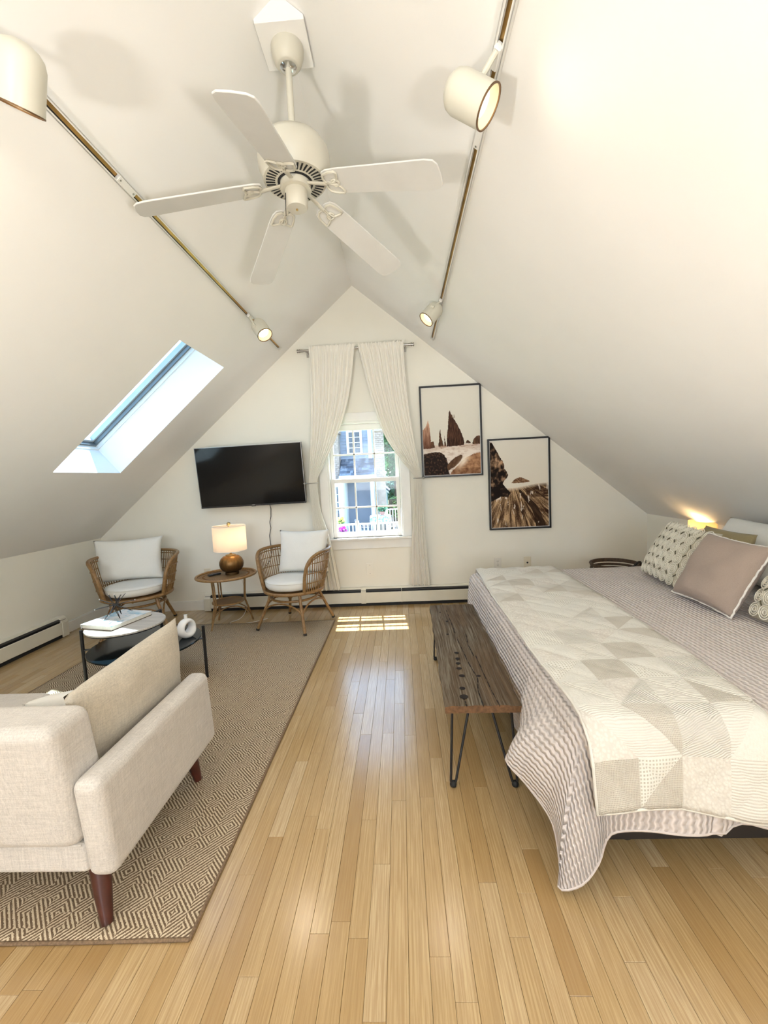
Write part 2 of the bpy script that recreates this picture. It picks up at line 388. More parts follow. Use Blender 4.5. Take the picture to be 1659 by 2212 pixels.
# ------------------------------------------------------------------ skylights
GREY = plain('aluminium_frame', (.20, .22, .23), .4, .6)
def skylight(name, side, hole, label):
    t0, t1, y0, y1 = hole; D = .27
    r = thing(name, slope(side, (t0+t1)/2, (y0+y1)/2), label, kind='structure'); O = r.location.copy()
    P = lambda t, y, d: slope(side, t, y, -d)
    b = B(); cs = [(t0, y0), (t1, y0), (t1, y1), (t0, y1)]
    for i in range(4):
        a, c = cs[i], cs[(i+1) % 4]; b.add([P(*a, 0), P(*c, 0), P(*c, D), P(*a, D)], [(0,1,2,3)])
    b.build('shaft', CEIL, r, O)
    ln = 1/3.656; f = .045; g = f*ln; b = B()
    def ring(b, d0, d1, ti, yi):                      # rectangular ring between the shaft wall and an inner edge
        ins = [(t0+ti, y0+yi), (t1-ti, y0+yi), (t1-ti, y1-yi), (t0+ti, y1-yi)]
        for i in range(4):
            j = (i+1) % 4
            b.add([P(*cs[i], d0), P(*cs[j], d0), P(*ins[j], d0), P(*ins[i], d0)], [(0,1,2,3)])
            b.add([P(*ins[i], d0), P(*ins[j], d0), P(*ins[j], d1), P(*ins[i], d1)], [(0,1,2,3)])
    ring(b, D, D+.03, .012*ln, .012); b.build('frame', TRIM, r, O)
    b = B(); ring(b, D+.03, D+.06, .03*ln, .03); b.build('gasket', GREY, r, O)
    b = B(); ring(b, D+.06, D+.10, .05*ln, .05); b.build('sash', plain('sash_paint_'+name, (.55, .6, .63), .4), r, O)
    B().add([P(t0, y0, D+.10), P(t1, y0, D+.10), P(t1, y1, D+.10), P(t0, y1, D+.10)], [(0,1,2,3)]).build('pane', SKYG, r, O)
    return r, O
sk, SO = skylight('window_2', 'L', SKY_F, 'roof skylight with white shaft in the ceiling slope')
# small lift ring on the bottom face of the shaft
c = slope('L', .7297, 3.0, -.13); b = B()
b.tube([c+Vector((.012+.010*math.sin(a), .020*math.cos(a), .012+.010*math.sin(a))) for a in [k*math.pi/6 for k in range(7)]], .0025, 6)
b.build('catch_ring', STEEL, sk, SO)
skylight('window_4', 'L', SKY_R, 'added unseen roof skylight above the far end of the attic')  # this pair is unseen, added for soft overhead light
skylight('window_5', 'R', SKY_R, 'added unseen roof skylight in the opposite slope of the attic')
# ridge block that carries the fan
b = B(); zb = 3.085; hw = .098; yA, yC = 1.785, 1.985
pr = [(RX-hw, zb), (RX+hw, zb), (RX+hw, RZ-hw*.855), (RX, RZ), (RX-hw, RZ-hw*.855)]
b.poly([(x, yA, z) for x, z in pr], yC-yA, (0, 1, 0))
tag(b.build('trim_1', CEIL, bevel=.002, seg=1), 'white wedge block under the ridge holding the fan', kind='structure')

# ------------------------------------------------------------------ baseboard heaters
def heater(name, loc, rz, length, label, joints, caps, zh=.185):
    """local x along the wall from 0 to length, local y out of the wall is negative"""
    r = thing(name, loc, label, 'heater', 'baseboard heaters'); r.rotation_euler = (0, 0, rz)
    d = .068
    def ext(b, prof, x0, x1):
        n = len(prof); b.add([(x0, y, z) for y, z in prof]+[(x1, y, z) for y, z in prof], [tuple(range(n)), tuple(range(2*n-1, n-1, -1))]+[(i, (i+1) % n, n+(i+1) % n, n+i) for i in range(n)])
    b = B(); ext(b, [(0, .0), (-.004, 0), (-.004, zh-.006), (-.034, zh-.004), (-.040, zh-.016), (-.040, zh-.020), (-.030, zh), (0, zh)], 0, length); b.build('back_plate', CREAM, r, smooth=30)
    b = B(); ext(b, [(-.012, .03), (-.050, .03), (-.050, zh-.026), (-.012, zh-.026)], .005, length-.005); b.build('fin_block', SLOT, r)
    b = B(); ext(b, [(-d+.006, .030), (-d, .034), (-d, zh-.048), (-d+.006, zh-.044)], 0, length); b.build('front_panel', CREAM, r, smooth=30)
    b = B(); ext(b, [(-.036, zh-.014), (-.062, zh-.026), (-.0625, zh-.0285), (-.036, zh-.0165)], .01, length-.01); b.build('damper', BLACK, r)
    b = B(); ext(b, [(-.008, .001), (-.060, .001), (-.060, .028), (-.008, .028)], .005, length-.005); b.build('toe_slot', SLOT, r)
    for xj, wj in joints:
        b = B(); ext(b, [(0, .026), (-d-.003, .026), (-d-.003, zh-.040), (-.042, zh+.001), (0, zh+.003)], xj-wj/2, xj+wj/2); b.build('joint_cover', CREAM, r, bevel=.002, seg=1)
    for xj, wj in caps:
        b = B(); ext(b, [(0, .006), (-d-.004, .006), (-d-.004, zh-.050), (-d+.012, zh-.014), (-.034, zh+.004), (0, zh+.005)], xj-wj/2, xj+wj/2); b.build('end_cap', CREAM, r, bevel=.003, seg=2)
    return r
heater('wall_heater', (-2.09, YB, 0), 0, 4.2, 'long cream baseboard heater under the sash window', [(1.66, .05), (2.05, .004)], [(.03, .07)])
h2 = heater('wall_heater', (LX, -1.0, 0), math.pi/2, 4.69, 'cream baseboard heater along the low knee wall', [(2.9, .05)], [(4.66, .07)])

# ------------------------------------------------------------------ outlets and plates
PLATE = plain('plate_plastic', (.82, .80, .74), .35, var=.02)
IVORY = plain('ivory_plastic', (.78, .72, .58), .35, var=.02)
def outlet(name, cat, loc, rz, label, mat, style, w=.072, h=.115):
    r = thing(name, loc, label, cat, 'wall plates'); r.rotation_euler = (0, 0, rz)
    B().box((-w/2, -.006, -h/2), (w/2, 0, h/2)).build('plate', mat, r, bevel=.003, seg=2)
    if style == 'duplex':
        for s in (-1, 1):
            o = B().lathe([(.0165, 0), (.0165, .0025)], n=20, mat=Matrix.Translation((0, -.006, s*.02)) @ Matrix.Rotation(math.pi/2, 4, 'X')).build('socket', mat, r, smooth=40)
            b = B(); b.box((-.0075, -.0092, s*.02-.001), (-.005, -.0084, s*.02+.007)).box((.005, -.0092, s*.02-.001), (.0075, -.0084, s*.02+.007)).box((-.002, -.0092, s*.02-.0095), (.002, -.0084, s*.02-.0055)); b.build('slots', SLOT, o)
        B().lathe([(.003, 0), (.003, .0016)], n=10, mat=Matrix.Translation((0, -.006, 0)) @ Matrix.Rotation(math.pi/2, 4, 'X')).build('screw', STEEL, r)
    elif style == 'jack': B().lathe([(.009, 0), (.009, .003)], n=16, mat=Matrix.Translation((0, -.006, -.004)) @ Matrix.Rotation(math.pi/2, 4, 'X')).build('jack', SLOT, r)
    else:
        for s in (-1, 1): B().lathe([(.0035, 0), (.0035, .0018)], n=10, mat=Matrix.Translation((0, -.006, s*.045)) @ Matrix.Rotation(math.pi/2, 4, 'X')).build('screw', STEEL, r)
    return r
outlet('wall_outlet', 'outlet', (-2.06, YB, .385), 0, 'ivory jack plate on the wall behind the rattan side table', IVORY, 'jack')
outlet('blank_plate', 'wall plate', (-.355, YB, .367), 0, 'blank cream plate on the wall below the window', WALL, 'blank', .078, .125)
outlet('wall_outlet', 'outlet', (.949, YB, .378), 0, 'white duplex outlet on the gable wall above the quilt', PLATE, 'duplex')
outlet('wall_outlet', 'outlet', (1.247, YB, .378), 0, 'ivory jack plate on the gable wall above the bed', IVORY, 'jack')
outlet('wall_outlet', 'outlet', (LX, 3.06, .40), math.pi/2, 'white duplex outlet on the low knee wall above the heater', PLATE, 'duplex')
outlet('wall_outlet', 'outlet', (QX, 4.17, .44), -math.pi/2, 'dark brown outlet on the knee wall behind the circle pillow', plain('brown_plastic', (.12, .06, .035), .4), 'duplex')
# ------------------------------------------------------------------ ceiling fan
FX, FY = -.387, 1.892
fan = thing('ceiling_fan', (FX, FY, 2.47), 'white five blade ceiling fan hanging from the ridge on a long rod', 'ceiling fan'); FO = fan.location.copy()
FW = plain('fan_enamel', (.60, .575, .485), .38, var=.03)
BLD = plain('fan_blade_paint', (.66, .655, .625), .5, var=.03)
C = lambda z: (FX, FY, z)
B().lathe([(.066, 3.085), (.0665, 3.075), (.064, 3.053), (.056, 3.03), (.046, 3.016), (.041, 3.013)], (FX, FY, 0), 36).build('canopy', FW, fan, FO, smooth=50)
B().lathe([(.034, 3.016), (.034, 3.010), (.018, 3.003)], (FX, FY, 0), 24).build('hanger_ball', plain('chrome', (.8, .8, .8), .15, 1), fan, FO, smooth=50)
B().lathe([(.0135, 3.02), (.0135, 2.71)], (FX, FY, 0), 18).build('rod', FW, fan, FO, smooth=50)
B().lathe([(.022, 2.743), (.03, 2.73), (.09, 2.724), (.128, 2.708), (.146, 2.68), (.150, 2.648), (.148, 2.613), (.138, 2.598), (.136, 2.583), (.130, 2.57)], (FX, FY, 0), 56, capb=False).build('motor_housing', FW, fan, FO, smooth=40)
vr = B().lathe([(.134, 2.572), (.130, 2.564), (.074, 2.56), (.070, 2.57)], (FX, FY, 0), 56, capb=False, capt=False).build('vent_ring', FW, fan, FO, smooth=40)
b = B()
for k in range(40):
    a = 2*math.pi*k/40; M4 = Matrix.Translation((FX, FY, 2.5605)) @ Matrix.Rotation(a, 4, 'Z')
    b.box((.083, -.0036, 0), (.121, .0036, .0012), mat=M4)
b.build('vent_slots', SLOT, vr, FO)
B().lathe([(.073, 2.57), (.073, 2.56), (.066, 2.556), (.066, 2.562)], (FX, FY, 0), 40).build('rotor_gap', SLOT, fan, FO)
B().lathe([(.064, 2.564), (.064, 2.53), (.052, 2.528)], (FX, FY, 0), 40).build('rotor', FW, fan, FO, smooth=40)
B().lathe([(.047, 2.533), (.047, 2.466), (.041, 2.458), (.004, 2.456)], (FX, FY, 0), 36).build('switch_cup', FW, fan, FO, smooth=40)
B().lathe([(.005, 2.457), (.005, 2.452)], (FX, FY, 0), 12).build('cap_nut', BRASS, fan, FO)
b = B().tube([C(2.518)+Vector((0,0,0)) if False else Vector((FX-.038, FY-.030, 2.506)), Vector((FX-.040, FY-.032, 2.458)), Vector((FX-.041, FY-.033, 2.413))], .0016, 6); b.build('pull_chain', BLACK, fan, FO)
PH = -1.634
RT, ZT, ZR = .630, 2.397, 2.511
for k in range(5):
    a = PH+k*2*math.pi/5
    droop = math.atan2(ZR-ZT, RT-.18)
    # local frame: x outward along the blade, y across, z up
    M4 = Matrix.Translation((FX, FY, ZR)) @ Matrix.Rotation(a, 4, 'Z') @ Matrix.Translation((.18, 0, 0)) @ Matrix.Rotation(droop, 4, 'Y') @ Matrix.Rotation(R(-11), 4, 'X')
    L = .462; pts = []
    for x, y in [(-.035,-.046), (-.012,-.056), (.03,-.060), (L-.05,-.068), (L-.018,-.062), (L-.004,-.045), (L,0), (L-.004,.045), (L-.018,.062), (L-.05,.068), (.03,.060), (-.012,.056), (-.035,.046), (-.045,.02), (-.045,-.02)]:
        pts.append(M4 @ Vector((x, y, 0)))
    nz = (M4.to_3x3() @ Vector((0,0,1))).normalized()
    bl = B().poly(pts, .0065, nz).build('blade', BLD, fan, FO, bevel=.0015, seg=1)
    b = B()
    root = M4 @ Vector((-.03, 0, -.006)); hub = Vector((FX+.058*math.cos(a), FY+.058*math.sin(a), 2.545))
    mid = Vector((FX+.10*math.cos(a), FY+.10*math.sin(a), 2.531))
    b.tube(bz(hub, lerp(hub, mid, .8), lerp(mid, root, .4), root, 8), .010, 8, flat=.5)
    Q = lambda x, y: M4 @ Vector((x, y, -.004))
    for s in (-1, 1):                                             # two leaf loops
        lp = [Q(-.03, .004*s), Q(-.036, .022*s), Q(-.026, .040*s), Q(.0, .050*s), (Q(.032, .052*s)), Q(.036, .044*s), Q(.028, .020*s), Q(.016, .006*s), Q(-.006, .004*s)]
        b.tube(lp, .0052, 6, closed=True)
    b.tube([Q(.012+.016*math.cos(t), .016*math.sin(t)) for t in [i*math.pi/6 for i in range(12)]], .0050, 6, closed=True)
    b.build('blade_iron', FW, fan, FO, smooth=50)

# ------------------------------------------------------------------ track lighting
RAILW = plain('track_white', (.80, .79, .75), .35, var=.02)
STRIP = plain('track_copper_strip', (.50, .30, .10), .35, .8, var=.2)
TCH = .036
def track(side, t, y0, y1, joint, label):
    r = thing('light_track', slope(side, t, (y0+y1)/2), label, 'track light rail', 'track light rails'); O = r.location.copy()
    ln = 1/3.656
    def Px(a, d, y): return slope(side, t+a*ln, y, d)
    def bar(b, a0, a1, d0, d1, ya, yb):
        b.add([Px(a0,d0,ya), Px(a1,d0,ya), Px(a1,d1,ya), Px(a0,d1,ya), Px(a0,d0,yb), Px(a1,d0,yb), Px(a1,d1,yb), Px(a0,d1,yb)], [(0,3,2,1),(4,5,6,7),(0,1,5,4),(1,2,6,5),(2,3,7,6),(3,0,4,7)])
    b = B(); h = TCH/2
    bar(b, -h, h, .0005, .004, y0, y1); bar(b, -h, -h+.004, .004, .020, y0, y1); bar(b, h-.004, h, .004, .020, y0, y1)
    bar(b, -h, -h+.009, .018, .020, y0, y1); bar(b, h-.009, h, .018, .020, y0, y1)
    b.build('channel', RAILW, r, O)
    b = B(); bar(b, -.010, .004, .004, .0055, y0, y1); b.build('conductor', STRIP, r, O)
    b = B(); bar(b, .004, .012, .004, .0052, y0, y1); b.build('insulator', plain('track_insulator', (.03, .025, .02), .6), r, O)
    b = B(); bar(b, -h-.001, h+.001, .0004, .022, y1-.003, y1+.02); b.build('end_cap', RAILW, r, O, bevel=.002, seg=1)
    b = B(); bar(b, -h+.006, h-.006, .006, .0215, joint-.055, joint+.055); jn = b.build('connector', RAILW, r, O, bevel=.0015, seg=1)
    for s in (-1, 1):
        p = Px(0, .0218, joint+s*.042); q = Px(0, .0232, joint+s*.042); B().tube([p, q], .004, 10).build('screw', STEEL, jn, O)
    return r
TL, TR_ = .2545, .2645
track('L', TL, -.9, 4.115, 1.845, 'white track light rail on the skylight slope')
track('R', TR_, -.9, 4.035, 1.70, 'white track light rail on the slope over the bed')
HEADW = plain('lamp_head_enamel', (.62, .60, .505), .35, var=.03)
LENS_E = emit('lit_lamp_lens', (1.0, .80, .50), 2.2)
def head(side, t, y, d, label, watt, arm=.10, spread=75, roff=.075):
    """a cylinder spotlight on a short arm; d = direction it points"""
    d = Vector(d).normalized(); base = slope(side, t, y, .021)
    r = thing('track_spotlight', base, label, 'spotlight', 'track spotlights'); O = base.copy()
    nrm = (slope(side, t, y, 1)-slope(side, t, y, 0)).normalized()
    b = B(); ax = Vector((0, 1, 0)); sx = nrm.cross(ax)
    Mb = Matrix((( *sx, 0), (*ax, 0), (*nrm, 0), (0,0,0,1))).transposed(); Mb.translation = base
    b.box((-.012, -.035, -.014), (.012, .035, .010), mat=Mb); b.build('adapter', RAILW, r, O, bevel=.003, seg=1)
    c = base + nrm*(arm+.02)
    side_v = d.cross(nrm)
    if side_v.length < .1: side_v = d.cross(ax)
    side_v.normalize()
    att = c - d*.0
    top = c + side_v.cross(d).normalized()*.058*(1 if side_v.cross(d).dot(nrm) < 0 else -1)
    b = B(); p1 = base + nrm*.01 - ax*.025; b.tube([p1, lerp(p1, top, .55), top], .0085, 8); b.tube([top-side_v*.012, top+side_v*.012], .010, 10); b.build('arm', HEADW, r, O, smooth=40)
    rot = d.to_track_quat('Z', 'Y').to_matrix().to_4x4(); rot.translation = c
    Rr, Ln = .058, .15
    prof = [(.004, -Ln*.5), (.022, -Ln*.5+.003), (.040, -Ln*.5+.011), (.052, -Ln*.5+.024), (Rr, -Ln*.5+.044), (Rr, Ln*.5), (Rr-.004, Ln*.5), (Rr-.005, Ln*.5-.05), (.02, Ln*.5-.052)]
    sh = B().lathe(prof, n=36, mat=rot, capb=True, capt=True).build('shade', HEADW, r, O, smooth=40)
    B().lathe([(Rr+.0006, Ln*.5-.003), (Rr+.0006, Ln*.5+.0012), (Rr-.0042, Ln*.5+.0012), (Rr-.0042, Ln*.5-.003)], n=36, mat=rot, capb=False, capt=False).build('rim', plain('bronze_rim', (.16, .09, .04), .4, .6), r, O, smooth=40)
    B().lathe([(.001, Ln*.5-.020), (.034, Ln*.5-.022), (.042, Ln*.5-.030), (.030, Ln*.5-.049)], n=30, mat=rot).build('bulb', LENS_E, r, O, smooth=50)
    li = light('spot_bulb', 'SPOT', c+d*(Ln*.5-.012), watt, (1, .86, .68), d, spot_size=R(spread*2), spot_blend=.9, shadow_soft_size=.05)
    return r
head('L', TL, 1.222, (-.42, .32, -.85), 'white spotlight at the frame edge, nearest on the skylight slope rail', 3.0, arm=.13)
head('L', TL, 3.30, (.50, -.36, -.78), 'white lit spotlight near the far end of the skylight slope rail', 6)
head('R', TR_, 1.395, (.76, -.20, -.62), 'large looking white lit spotlight nearest on the rail over the bed', .9, arm=.115)
head('R', TR_, 3.20, (-.66, -.22, -.70), 'small white lit spotlight at the far end of the rail over the bed', 6, arm=.07)

# ------------------------------------------------------------------ curtain rod and curtains
YC = 4.235
rod = thing('curtain_rod', (-.385, YC, 2.565), 'brushed steel curtain rod above the sash window', 'curtain rod'); O = rod.location.copy()
B().tube([(-.90, YC, 2.567), (.135, YC, 2.567)], .011, 14).build('tube', STEEL, rod, O, smooth=40)
for s, x in ((-1, -.90), (1, .135)):
    M4 = Matrix.Translation((x, YC, 2.567)) @ Matrix.Rotation(math.pi/2*s, 4, 'Y')
    B().lathe([(.013, -.004), (.013, .02), (.017, .022), (.017, .032), (.013, .034), (.013, .042), (.018, .044), (.018, .052), (.012, .054)], n=20, mat=M4).build('finial', STEEL, rod, O, smooth=30)
for x in (-.865, .10): B().tube([(x, YC, 2.555), (x, YB, 2.555)], .007, 8).box((x-.012, YB-.006, 2.525), (x+.012, YB, 2.585)).build('bracket', STEEL, rod, O)
LINEN = sheer('curtain_cotton', (.92, .885, .80), .06)
def cr1(xs, ys, x):
    if x <= xs[0]: return ys[0]
    if x >= xs[-1]: return ys[-1]
    n = len(xs); sl = [(ys[i+1]-ys[i])/(xs[i+1]-xs[i]) for i in range(n-1)]
    tg = [sl[0]]+[(sl[i-1]+sl[i])/2 if sl[i-1]*sl[i] > 0 else 0 for i in range(1, n-1)]+[sl[-1]]
    for i in range(n-1):
        if x <= xs[i+1]:
            h = xs[i+1]-xs[i]; t = (x-xs[i])/h
            return (2*t**3-3*t*t+1)*ys[i]+(t**3-2*t*t+t)*h*tg[i]+(-2*t**3+3*t*t)*ys[i+1]+(t**3-t*t)*h*tg[i+1]
def curtain(zs, xl, xr, zb, flare, seed, label):
    """zs top to bottom; xl / xr the two edges at those heights"""
    rnd = random.Random(seed); NF = 11; ph = [rnd.uniform(-.5, .5) for _ in range(NF+2)]; nu, nv = 150, 90
    ztop = 2.60
    def fn(u, v):
        z = lerp(ztop, zb, v); x0 = cr1(zs[::-1], xl[::-1], z); x1 = cr1(zs[::-1], xr[::-1], z)
        w = abs(x1-x0); uu = u + .012*math.sin(u*29+seed)
        amp = min(.0115, w*.024+.003); tie = math.exp(-((z-1.28)/.05)**2); amp *= (1-.55*tie)
        wob = ph[int(u*NF)]*.0
        y = YC - .006 + amp*math.sin(2*math.pi*NF*uu + 1.1*math.sin(z*2.3+seed+u*5)) + .0022*math.sin(2*math.pi*NF*2.3*uu+z*3)
        if z > 2.54:
            k = min(1, (z-2.54)/.012); y = lerp(y, YC-.0145-.006*abs(math.sin(2*math.pi*13*uu)), k)
        x = lerp(x0, x1, uu)
        if z < 1.25: y += -.02*(1.25-z)*math.cos(2*math.pi*NF*.5*uu)
        if v > .985: z += .006*math.sin(u*60)
        if v < .012: z += .007*math.sin(u*95+seed)+.004*math.sin(u*213)
        return (x, y, z)
    o = B().grid(fn, nu, nv).build('curtain', LINEN, origin=(xl[0]*.5+xr[0]*.5, YC, zb), smooth=180)
    return tag(o, label, 'curtain', 'curtains on the sash window')
curtain([2.60, 2.05, 1.70, 1.45, 1.29, 1.02, .75, .20], [-.838, -.85, -.876, -.900, -.914, -.905, -.90, -.885], [-.378, -.48, -.615, -.752, -.828, -.815, -.745, -.66], .19, 0, 1, 'cream cotton curtain tied back beside the television')
curtain([2.60, 2.10, 1.67, 1.44, 1.28, .78, .22], [-.366, -.259, -.12, .029, .135, .092, .046], [.089, .102, .150, .183, .205, .222, .256], .205, 0, 2, 'cream cotton curtain tied back beside the framed sea stack print')
for s, x0, x1, lab in ((-1, -.955, -.825, 'small steel holdback gripping the curtain by the television'), (1, .225, .13, 'small steel holdback gripping the curtain by the framed print')):
    h = thing('curtain_holdback', (x0, YB, 1.28), lab, 'holdback', 'curtain holdbacks'); O = h.location.copy()
    B().tube([(x0, YB, 1.28), (x0, YC-.03, 1.28)], .006, 10).build('stem', STEEL, h, O, smooth=40)
    B().lathe([(.004, -.012), (.012, -.007), (.014, 0), (.012, .007), (.004, .012)], (x0, YC-.036, 1.28), 16).build('knob', STEEL, h, O, smooth=60)
    B().tube(bz((x0, YC-.036, 1.28), (x0-s*.03, YC-.05, 1.279), (x1+s*.02, YC-.05, 1.279), (x1, YC-.005, 1.28), 10), .004, 8).build('hook', STEEL, h, O, smooth=40)

# ------------------------------------------------------------------ television
tv = thing('television', (-1.478, 4.20, 1.08), 'flat black television on the gable wall above the lamp', 'television'); O = Vector((0,0,0))
tv.rotation_euler = (R(4.5), R(-.7), 0); tv.location = (-1.480, 4.215, 1.085)
W2, HT = .532, .60
SCR = plain('black_glass_screen', (.003, .003, .0035), .10, spec=.3, var=.0)
B().box((-W2, -.012, 0), (W2, .022, HT)).build('housing', BLACK, tv, bevel=.003)
B().box((-.33, .022, .06), (.33, .05, .40)).build('rear_case', BLACK, tv, bevel=.01)
B().box((-W2+.006, -.0135, .016), (W2-.006, -.0122, HT-.006)).build('screen', SCR, tv)
b = B()
for xa, xb, za, zb in ((-W2, W2, HT-.0055, HT+.0006), (-W2-.0006, -W2+.0035, 0, HT), (W2-.0035, W2+.0006, 0, HT)): b.box((xa, -.0145, za), (xb, -.0118, zb))
b.build('bezel', plain('silver_edge', (.35, .35, .36), .3, .8), tv)
B().box((-W2, -.0150, -.001), (W2, -.0118, .0145)).build('bottom_bezel', BLACK, tv, bevel=.001, seg=1)
b = B()
for k in range(5): b.box((-.014+k*.006, -.0156, .005), (-.0098+k*.006, -.0150, .0105))
b.build('maker_mark', plain('silver_print', (.55, .55, .56), .4, .3), tv)
B().box((-.02, -.0148, -.006), (.02, -.006, -.001)).build('sensor', BLACK, tv)
B().box((W2-.02, -.0155, .004), (W2-.015, -.0150, .008)).build('power_light', plain('led_grey', (.3, .3, .3), .3), tv)
mo = thing('television_mount', (-1.478, YB, 1.3), 'black steel wall bracket behind the television', 'wall mount'); MO = mo.location.copy()
B().box((-1.70, YB-.012, 1.22), (-1.26, YB, 1.46)).build('wall_plate', BLACK, mo, MO)
for x in (-1.62, -1.34): B().box((x-.012, YB-.075, 1.17), (x+.012, YB-.012, 1.50)).build('arm', BLACK, mo, MO)
cab = [(-1.335, 4.25, 1.11), (-1.335, 4.29, 1.04), (-1.345, 4.305, .96), (-1.362, 4.307, .90), (-1.355, 4.307, .84), (-1.374, 4.307, .76), (-1.37, 4.307, .68), (-1.365, 4.307, .58), (-1.39, 4.307, .50), (-1.45, 4.30, .42), (-1.52, 4.29, .40), (-1.60, 4.29, .425), (-1.8, 4.305, .40), (-2.03, 4.31, .39)]
tag(B().tube([p for i in range(len(cab)-1) for p in [Vector(cab[i]), lerp(Vector(cab[i]), Vector(cab[i+1]), .5)]]+[cab[-1]], .0035, 8).build('power_cord', BLACK, origin=(-1.36, 4.30, .4), smooth=60), 'black cord hanging down the wall from the television', 'cord')

# ------------------------------------------------------------------ framed prints
def inside(p, poly):
    x, y = p; c = False; j = len(poly)-1
    for i in range(len(poly)):
        xi, yi = poly[i]; xj, yj = poly[j]
        if (yi > y) != (yj > y) and x < (xj-xi)*(y-yi)/(yj-yi)+xi: c = not c
        j = i
    return c
def fb(x, y, z=0, o=4): return mn.fractal(Vector((x, y, z)), 1.0, 2.0, o)
def mixc(a, b, t): t = max(0, min(1, t)); return tuple(a[i]+(b[i]-a[i])*t for i in range(3))
def sea(u, v):
    j = .006*fb(u*40, v*40, 3); U, V = u+j, v+.006*fb(u*40, v*40, 9)
    c = mixc((232,228,216), (226,223,210), v); n = fb(u*30, v*14, 1); st = fb(u*55, v*12, 5)
    if V > .655:
        wv = fb(u*7, v*45, 2)+.5*fb(u*20, v*90, 4); c = mixc((242,230,218), (176,142,122), max(0, wv)*1.1+(.30 if V < .72 else .05))
        if V > .69+.02*math.sin(u*9): c = mixc(c, (247,238,228), .45)
    sand = [(.44,1.01), (.5,.955), (.60,.90), (.74,.815), (.86,.775), (1.01,.757), (1.01,1.01)]
    if inside((U, V), sand): c = mixc((196,150,112), (112,72,48), .5+.5*fb(u*18, v*30, 7)+(.35 if v > .93 else 0)-.25)
    e = ((u-.53)*math.cos(.35)-(v-.865)*-math.sin(.35))/.125, ((v-.865)+(u-.53)*.42)/.05
    if e[0]**2+e[1]**2 < 1+.2*n: c = mixc((78,52,36), (120,88,64), .5+.5*fb(u*25, v*25, 8))
    gl = math.exp(-((u-.70)/.10)**2-((v-.855+(u-.70)*.55)/.045)**2); c = mixc(c, (255,244,228), gl*.9)
    big = [(.415,.675), (.42,.57), (.44,.47), (.455,.37), (.468,.29), (.485,.262), (.505,.30), (.53,.33), (.575,.385), (.62,.44), (.668,.51), (.70,.57), (.722,.645), (.715,.665), (.60,.672)]
    if inside((U, V), big): c = mixc((98,66,48), (48,28,20), .5+.9*st+(.25 if V > .60 else 0))
    left = [(-.01,.475), (.05,.445), (.08,.40), (.095,.362), (.115,.41), (.125,.5), (.138,.6), (.145,.69), (-.01,.69)]
    if inside((U, V), left): c = mixc((206,164,138), (92,54,38), (v-.40)*3.2+.35*st-.05*(u < .06))
    for pl in ([(.14,.615), (.185,.61), (.205,.68), (.14,.685)], [(.262,.672), (.28,.60), (.295,.50), (.306,.47), (.322,.56), (.345,.62), (.36,.665)], [(.372,.668), (.374,.54), (.39,.6), (.405,.668)], [(.74,.645), (.765,.617), (.79,.607), (.815,.625), (.84,.648)], [(.865,.645), (.9,.592), (.95,.565), (1.01,.57), (1.01,.66), (.87,.66)]):
        if inside((U, V), pl): c = mixc((120,86,62), (60,38,27), .5+.9*st)
    if abs(math.hypot(u-.55, (v-.335)*1.5)) < .035 and fb(u*120, v*120, 6) > .12 and u > .52: c = (128,104,84)
    rock = [(-.01,.752), (.08,.742), (.2,.732), (.30,.738), (.36,.765), (.405,.82), (.425,.87), (.40,.915), (.43,.96), (.46,1.01), (-.01,1.01)]
    if inside((U, V), rock): c = mixc((34,20,15), (104,76,58), max(0, fb(u*34, v*44, 11))*1.2+(.45 if V < .775 and fb(u*60, v*60, 2) > 0 else 0))
    return c
def shore(u, v):
    U, V = u+.007*fb(u*38, v*38, 3), v+.007*fb(u*38, v*38, 9)
    c = mixc((236,231,219), (240,231,214), v)
    gy = .525+.02*math.sin(u*5)-.012*(u-.5)
    if V > gy:
        a = math.atan2(v-.40, (u-.36)*.68); rr = math.hypot(u-.36, v-.40)
        s = fb(a*16, rr*3.5, 2)+.7*fb(a*44, rr*7, 5)+.3*fb(u*70, v*70, 1)
        c = mixc((206,172,132), (58,36,22), .46+.85*s)
        if abs(a-1.02-.06*math.sin(rr*9)) < .055*(1+rr) and rr > .22: c = mixc(c, (38,22,13), .8)
        if u > .62 and v < .66: c = mixc(c, (58,38,26), max(0, .5+fb(u*9, v*40, 4)))
        sp = fb(u*16, v*7, 21)
        if sp > .47 and rr > .2: c = mixc(c, (245,236,222), .8)
        if v < gy+.04: c = mixc((232,218,198), c, (v-gy)/.04)
    isl = [(.36,.492), (.40,.455), (.455,.432), (.52,.425), (.58,.44), (.64,.458), (.69,.475), (.66,.487), (.55,.492)]
    if inside((U, V), isl): c = mixc((176,138,104), (82,54,38), .5+fb(u*40, v*60, 6))
    rk = [(-.01,.0), (.04,.02), (.075,.06), (.12,.115), (.165,.175), (.215,.225), (.245,.27), (.25,.325), (.29,.355), (.305,.40), (.28,.435), (.235,.455), (.215,.495), (.255,.535), (.30,.565), (.345,.60), (.30,.645), (.18,.64), (.10,.665), (-.01,.70)]
    if inside((U, V), rk):
        n = fb(u*17, v*17, 12); hi = math.exp(-((u-.15)/.09)**2-((v-.235)/.085)**2)
        c = mixc((26,15,10), (196,158,124), max(0, n*.9+hi*.75+.10)-(.35 if v > .52 else 0))
    return c
def s2l(x): x /= 255; return x/12.92 if x <= .04045 else ((x+.055)/1.055)**2.4
def print_mat(name):
    m = N(name); a = m.n('Attribute', attribute_name='ink'); m.set(col=a.outputs['Color'], rough=.5, spec=.12); return m.mat
